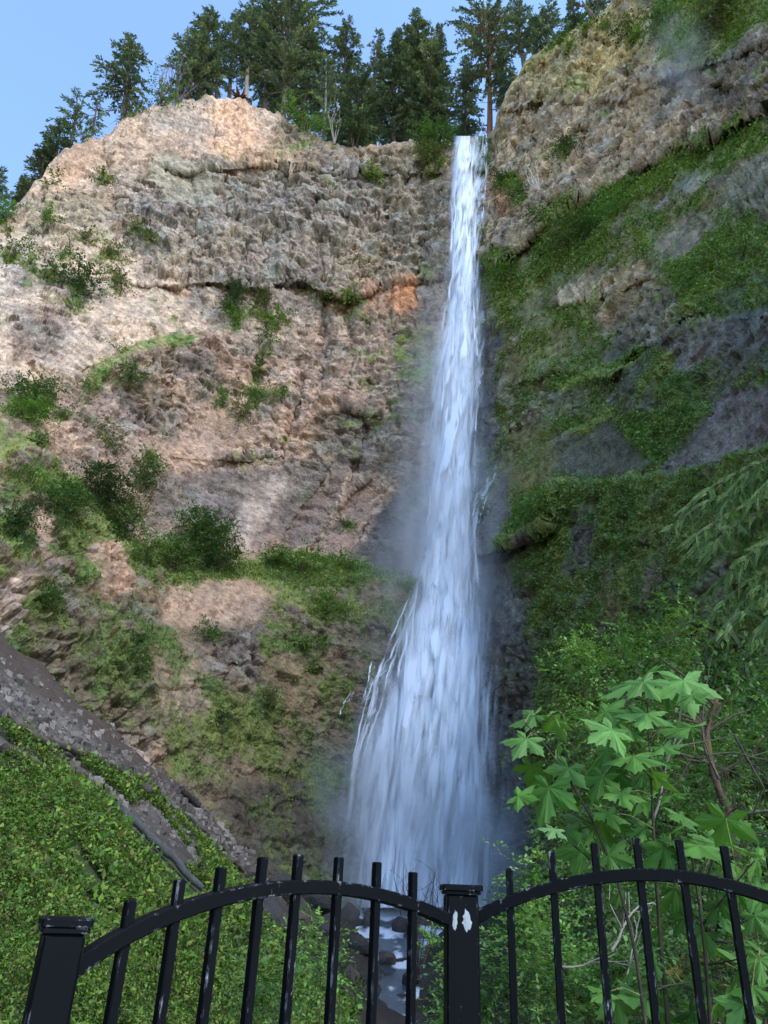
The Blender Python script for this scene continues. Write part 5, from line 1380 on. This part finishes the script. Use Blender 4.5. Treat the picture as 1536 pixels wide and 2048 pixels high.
maple('big-leaved maple shoot spreading left over the right panel toward the waterfall', (1290, 2045), 3.6,
 [([(1290,2045),(1270,1900),(1235,1760),(1190,1650),(1140,1560),(1090,1490),(1050,1445)], 3.60, 3.55, .010),
  ([(1190,1650),(1130,1620),(1075,1600)], 3.60, 3.55, .005), ([(1140,1560),(1150,1500),(1120,1455)], 3.55, 3.55, .004), ([(1235,1760),(1170,1710),(1120,1670)], 3.60, 3.55, .005)],
 [(1048,1440,74,1),(1090,1432,44,1),(1042,1492,80,1),(1120,1456,66,1),(1106,1524,88,1),(1060,1548,60,0),(1088,1606,108,0),(1128,1556,72,1),(1052,1594,62,0),(1104,1664,50,3),(1148,1654,54,3),
  (1138,1698,88,0),(1208,1668,92,0),(1070,1568,60,0),(1150,1600,60,2),(1176,1706,50,2),(1070,1640,40,2)])
maple('low big-leaved maple shoot filling the right end of the right panel', (1420, 2045), 3.75,
 [([(1420,2045),(1412,1930),(1400,1820),(1385,1720),(1370,1650)], 3.75, 3.55, .010), ([(1405,1850),(1460,1780),(1510,1720)], 3.75, 3.55, .006),
  ([(1400,1800),(1340,1770),(1240,1750)], 3.75, 3.65, .005), ([(1415,1960),(1340,1970),(1280,1990)], 3.75, 3.50, .005), ([(1412,1930),(1470,1920),(1520,1900)], 3.75, 3.55, .005)],
 [(1373,1642,64,0),(1333,1668,62,0),(1448,1668,92,0),(1508,1708,84,1),(1384,1698,100,0),(1308,1713,80,0),(1240,1716,70,2),(1228,1788,74,0),(1328,1798,90,0),(1490,1798,74,0),(1520,1735,60,1),
  (1436,1896,108,1),(1500,1882,64,0),(1428,1822,62,0),(1268,1998,84,1),(1343,1978,64,0),(1468,1962,64,2),(1308,2024,66,0),(1433,2022,84,0),(1368,2028,64,2),(1300,1936,40,1),(1450,1750,60,2),
  (1400,1760,56,2),(1530,1800,60,0),(1360,1850,50,2),(1390,1960,54,0),(1500,1990,60,0),(1350,1745,62,1),(1280,1760,64,0),(1410,1680,64,1),(1470,1730,66,0),(1460,1840,66,1),(1395,1880,60,1),(1310,1860,56,0),(1475,2030,66,1),(1395,2000,60,0),(1240,2030,64,1),(1200,1990,50,0),(1520,1850,56,1),(1520,1940,60,0),(1290,1905,48,1),(1255,1950,50,1)])

# ------------------------------------------------------------------ iron fence
FL, FC, FR = np.array([0, 1.66]), np.array([0, 2.78]), np.array([0, 2.60])
def plan(X, Y, y): p = EYE + ray(X, Y) * (y / ray(X, Y)[1]); return p
pL, pC, pR = plan(114, 1930, 1.80), plan(922, 1830, 2.75), plan(1668, 1840, 2.55)
fence = empty('iron_fence', (pC[0], pC[1], 0), 'black iron fence with arched rails and square pickets before the gorge', 'fence')
F0 = np.array([pC[0], pC[1], 0.])
def hit(A, B, X, Y):
    """point on the upright plane through A and B"""
    d2 = (B - A) * [1, 1, 0]; n_ = np.array([d2[1], -d2[0], 0]); r = ray(X, Y)
    return EYE + r * (((A - EYE) @ n_) / (r @ n_))
def bevel_box(m, c0, ax, ay, az, bv):
    """box with chamfered upright edges"""
    lx, ly = np.linalg.norm(ax), np.linalg.norm(ay); ux, uy = ax / lx, ay / ly
    o = [(lx, ly - bv), (lx - bv, ly), (-lx + bv, ly), (-lx, ly - bv), (-lx, -ly + bv), (-lx + bv, -ly), (lx - bv, -ly), (lx, -ly + bv)]
    lo_ = np.array([c0 - az + ux * a + uy * b for a, b in o]); hi0 = np.array([c0 + az * (1 - bv / np.linalg.norm(az)) + ux * a + uy * b for a, b in o])
    sc_ = 1 - bv / min(lx, ly)
    hi1 = np.array([c0 + az + ux * a * sc_ + uy * b * sc_ for a, b in o])
    v = np.vstack([lo_, hi0, hi1, [c0 - az], [c0 + az]])
    j = np.arange(8); j2 = (j + 1) % 8
    q = np.vstack([np.stack([j, j2, 8 + j2, 8 + j], 1), np.stack([8 + j, 8 + j2, 16 + j2, 16 + j], 1)])
    t = np.vstack([np.stack([j * 0 + 24, j2, j], 1), np.stack([j * 0 + 25, 16 + j, 16 + j2], 1)])
    m.add(v, q, t)
def post(p, ztop, hw, ang, capw):
    ux = np.array([math.cos(ang), math.sin(ang), 0]); uy = np.array([-math.sin(ang), math.cos(ang), 0])
    m = MB(); zt = ztop - .03
    bevel_box(m, np.array([p[0], p[1], (zt - .02) / 2]) - F0, ux * hw, uy * hw, np.array([0, 0, (zt + .02) / 2]), .006)
    o = m.build('post', PAINT, fence)
    m = MB()
    bevel_box(m, np.array([p[0], p[1], zt + .006]) - F0, ux * (hw + .006), uy * (hw + .006), np.array([0, 0, .0055]), .003)
    bevel_box(m, np.array([p[0], p[1], zt + .0205]) - F0, ux * capw, uy * capw, np.array([0, 0, .0085]), .004)
    m.build('cap', PAINT, o)
    return o
def ztop(px_, X, Y): return float((EYE + ray(X, Y) * math.hypot(px_[0], px_[1]))[2])
aL = math.atan2(pC[1] - pL[1], pC[0] - pL[0]); aR = math.atan2(pR[1] - pC[1], pR[0] - pC[0])
post(pL, ztop(pL, 126, 1832), .041, aL * .55, .050)
pc_ = post(pC, ztop(pC, 921, 1769), .0515, .02, .0645)
post(pR, ztop(pR, 1668, 1790), .0515, aR, .0645)
def rail(A, B, pts, half_h, half_d):
    P_ = np.array([hit(A, B, x, y) for x, y in pts])
    t = np.linspace(0, 1, 40); k = np.linspace(0, 1, len(P_))
    # smooth the arch
    cf = [np.polyfit(k, P_[:, i], 4) for i in range(3)]
    Q = np.stack([np.polyval(c, t) for c in cf], 1)
    tg = np.gradient(Q, axis=0); tg /= np.linalg.norm(tg, axis=1)[:, None]
    nb = (B - A) * [1, 1, 0]; nb = np.array([-nb[1], nb[0], 0]) / np.linalg.norm(nb)
    up = np.cross(tg, nb); up *= np.sign(up[:, 2])[:, None]
    bv = .003
    sec = [(half_d, half_h - bv), (half_d - bv, half_h), (-half_d + bv, half_h), (-half_d, half_h - bv), (-half_d, -half_h + bv), (-half_d + bv, -half_h), (half_d - bv, -half_h), (half_d, -half_h + bv)]
    V = np.stack([Q + nb * a + up * b for a, b in sec], 1).reshape(-1, 3) - F0
    ii = np.arange(39)[:, None] * 8; j = np.arange(8)[None]; j2 = (j + 1) % 8
    m = MB(); m.add(V, np.stack([ii + j, ii + j2, ii + 8 + j2, ii + 8 + j], -1).reshape(-1, 4))
    m.build('rail', PAINT, fence)
def picket(A, B, X, Y, hw=.0118):
    p = hit(A, B, X, Y); an = math.atan2(B[1] - A[1], B[0] - A[0])
    m = MB(); zt = p[2]
    bevel_box(m, np.array([p[0], p[1], zt / 2 + .03]) - F0, np.array([math.cos(an), math.sin(an), 0]) * hw, np.array([-math.sin(an), math.cos(an), 0]) * hw, np.array([0, 0, zt / 2 - .03]), .003)
    m.build('picket', PAINT, fence)
rail(pL, pC, [(132,1946),(215,1892),(262,1866),(350,1822),(440,1796),(525,1780),(600,1775),(678,1777),(753,1789),(825,1811),(890,1838)], .0175, .019)
rail(pC, pR, [(952,1836),(1018,1805),(1103,1774),(1188,1757),(1272,1751),(1357,1754),(1447,1768),(1540,1796),(1640,1836)], .0185, .019)
for (X, Y) in [(262,1800),(360,1759),(443,1734),(526,1714),(597,1709),(678,1714),(754,1724),(826,1744)]: picket(pL, pC, X, Y)
for (X, Y) in [(1018,1737),(1103,1703),(1188,1686),(1272,1676),(1357,1678),(1447,1692),(1540,1714),(1605,1740)]: picket(pC, pR, X, Y)
# lower rail out of frame, white scraped patch on the middle post
for A, B in ((pL, pC), (pC, pR)):
    a_, b_ = A.copy(), B.copy(); a_[2] = b_[2] = .15
    m = MB(); d = (b_ - a_); l = np.linalg.norm(d); ux = d / l; uy = np.array([-ux[1], ux[0], 0])
    m.box((a_ + b_) / 2 - F0, ux * (l / 2 - .06), uy * .017, np.array([0, 0, .017])); m.build('rail', PAINT, fence)
m = MB(); th = np.linspace(0, 2 * math.pi, 26)[:-1]
def patch(cx0, cz0, w0, h0, sd0):
    rr_ = .95 + .3 * vn(np.cos(th) * 1.6 + sd0, np.sin(th) * 1.6, 0 * th, 801) + .3 * vn(np.cos(th) * 5 + sd0, np.sin(th) * 5, 0 * th, 803)
    ux = np.array([math.cos(.02), math.sin(.02), 0]); ny = np.array([math.sin(.02), -math.cos(.02), 0])
    o = np.array([pC[0], pC[1], 0]) + ny * .0525 + ux * cx0 + np.array([0, 0, cz0]) - F0
    v = np.vstack([[o + ny * .0012], [o + ux * w0 * math.cos(a) * q + np.array([0, 0, h0 * math.sin(a) * q]) for a, q in zip(th, rr_)]])
    i = np.arange(25); m.add(v, t=np.stack([0 * i, 1 + i, 1 + (i + 1) % 25], 1), c=lin((162, 166, 168)))
zc_ = ztop(pC, 921, 1769)
patch(.010, zc_ - .100, .0150, .026, 1.); patch(-.026, zc_ - .107, .007, .027, 4.)
mt = M_ground('white_scrape', 90, 200, .25, .1, .6, .001)
m.build('scraped_patch', mt, pc_)
# viewing path the fence stands on
m = MB()
pa = [(-6, -6), (6, -6), (6, pR[1] + .25), (pC[0], pC[1] + .25), (pL[0] - .2, pL[1] + .25), (-2.2, 1.0)]
nb_ = len(pa); v = np.array([(x, y, 0) for x, y in pa] + [(x, y, -1.6) for x, y in pa] + [(0, 0, 0), (0, 0, -1.6)], float); j = np.arange(nb_); j2 = (j + 1) % nb_
m.add(v, np.stack([j, nb_ + j, nb_ + j2, j2], 1), np.vstack([np.stack([j, j2, j * 0 + 2 * nb_], 1), np.stack([nb_ + j2, nb_ + j, j * 0 + 2 * nb_ + 1], 1)]), c=lin((120, 118, 114)))
tag(m.build('path', STONE), 'paved viewing path behind the fence', None, kind='structure')
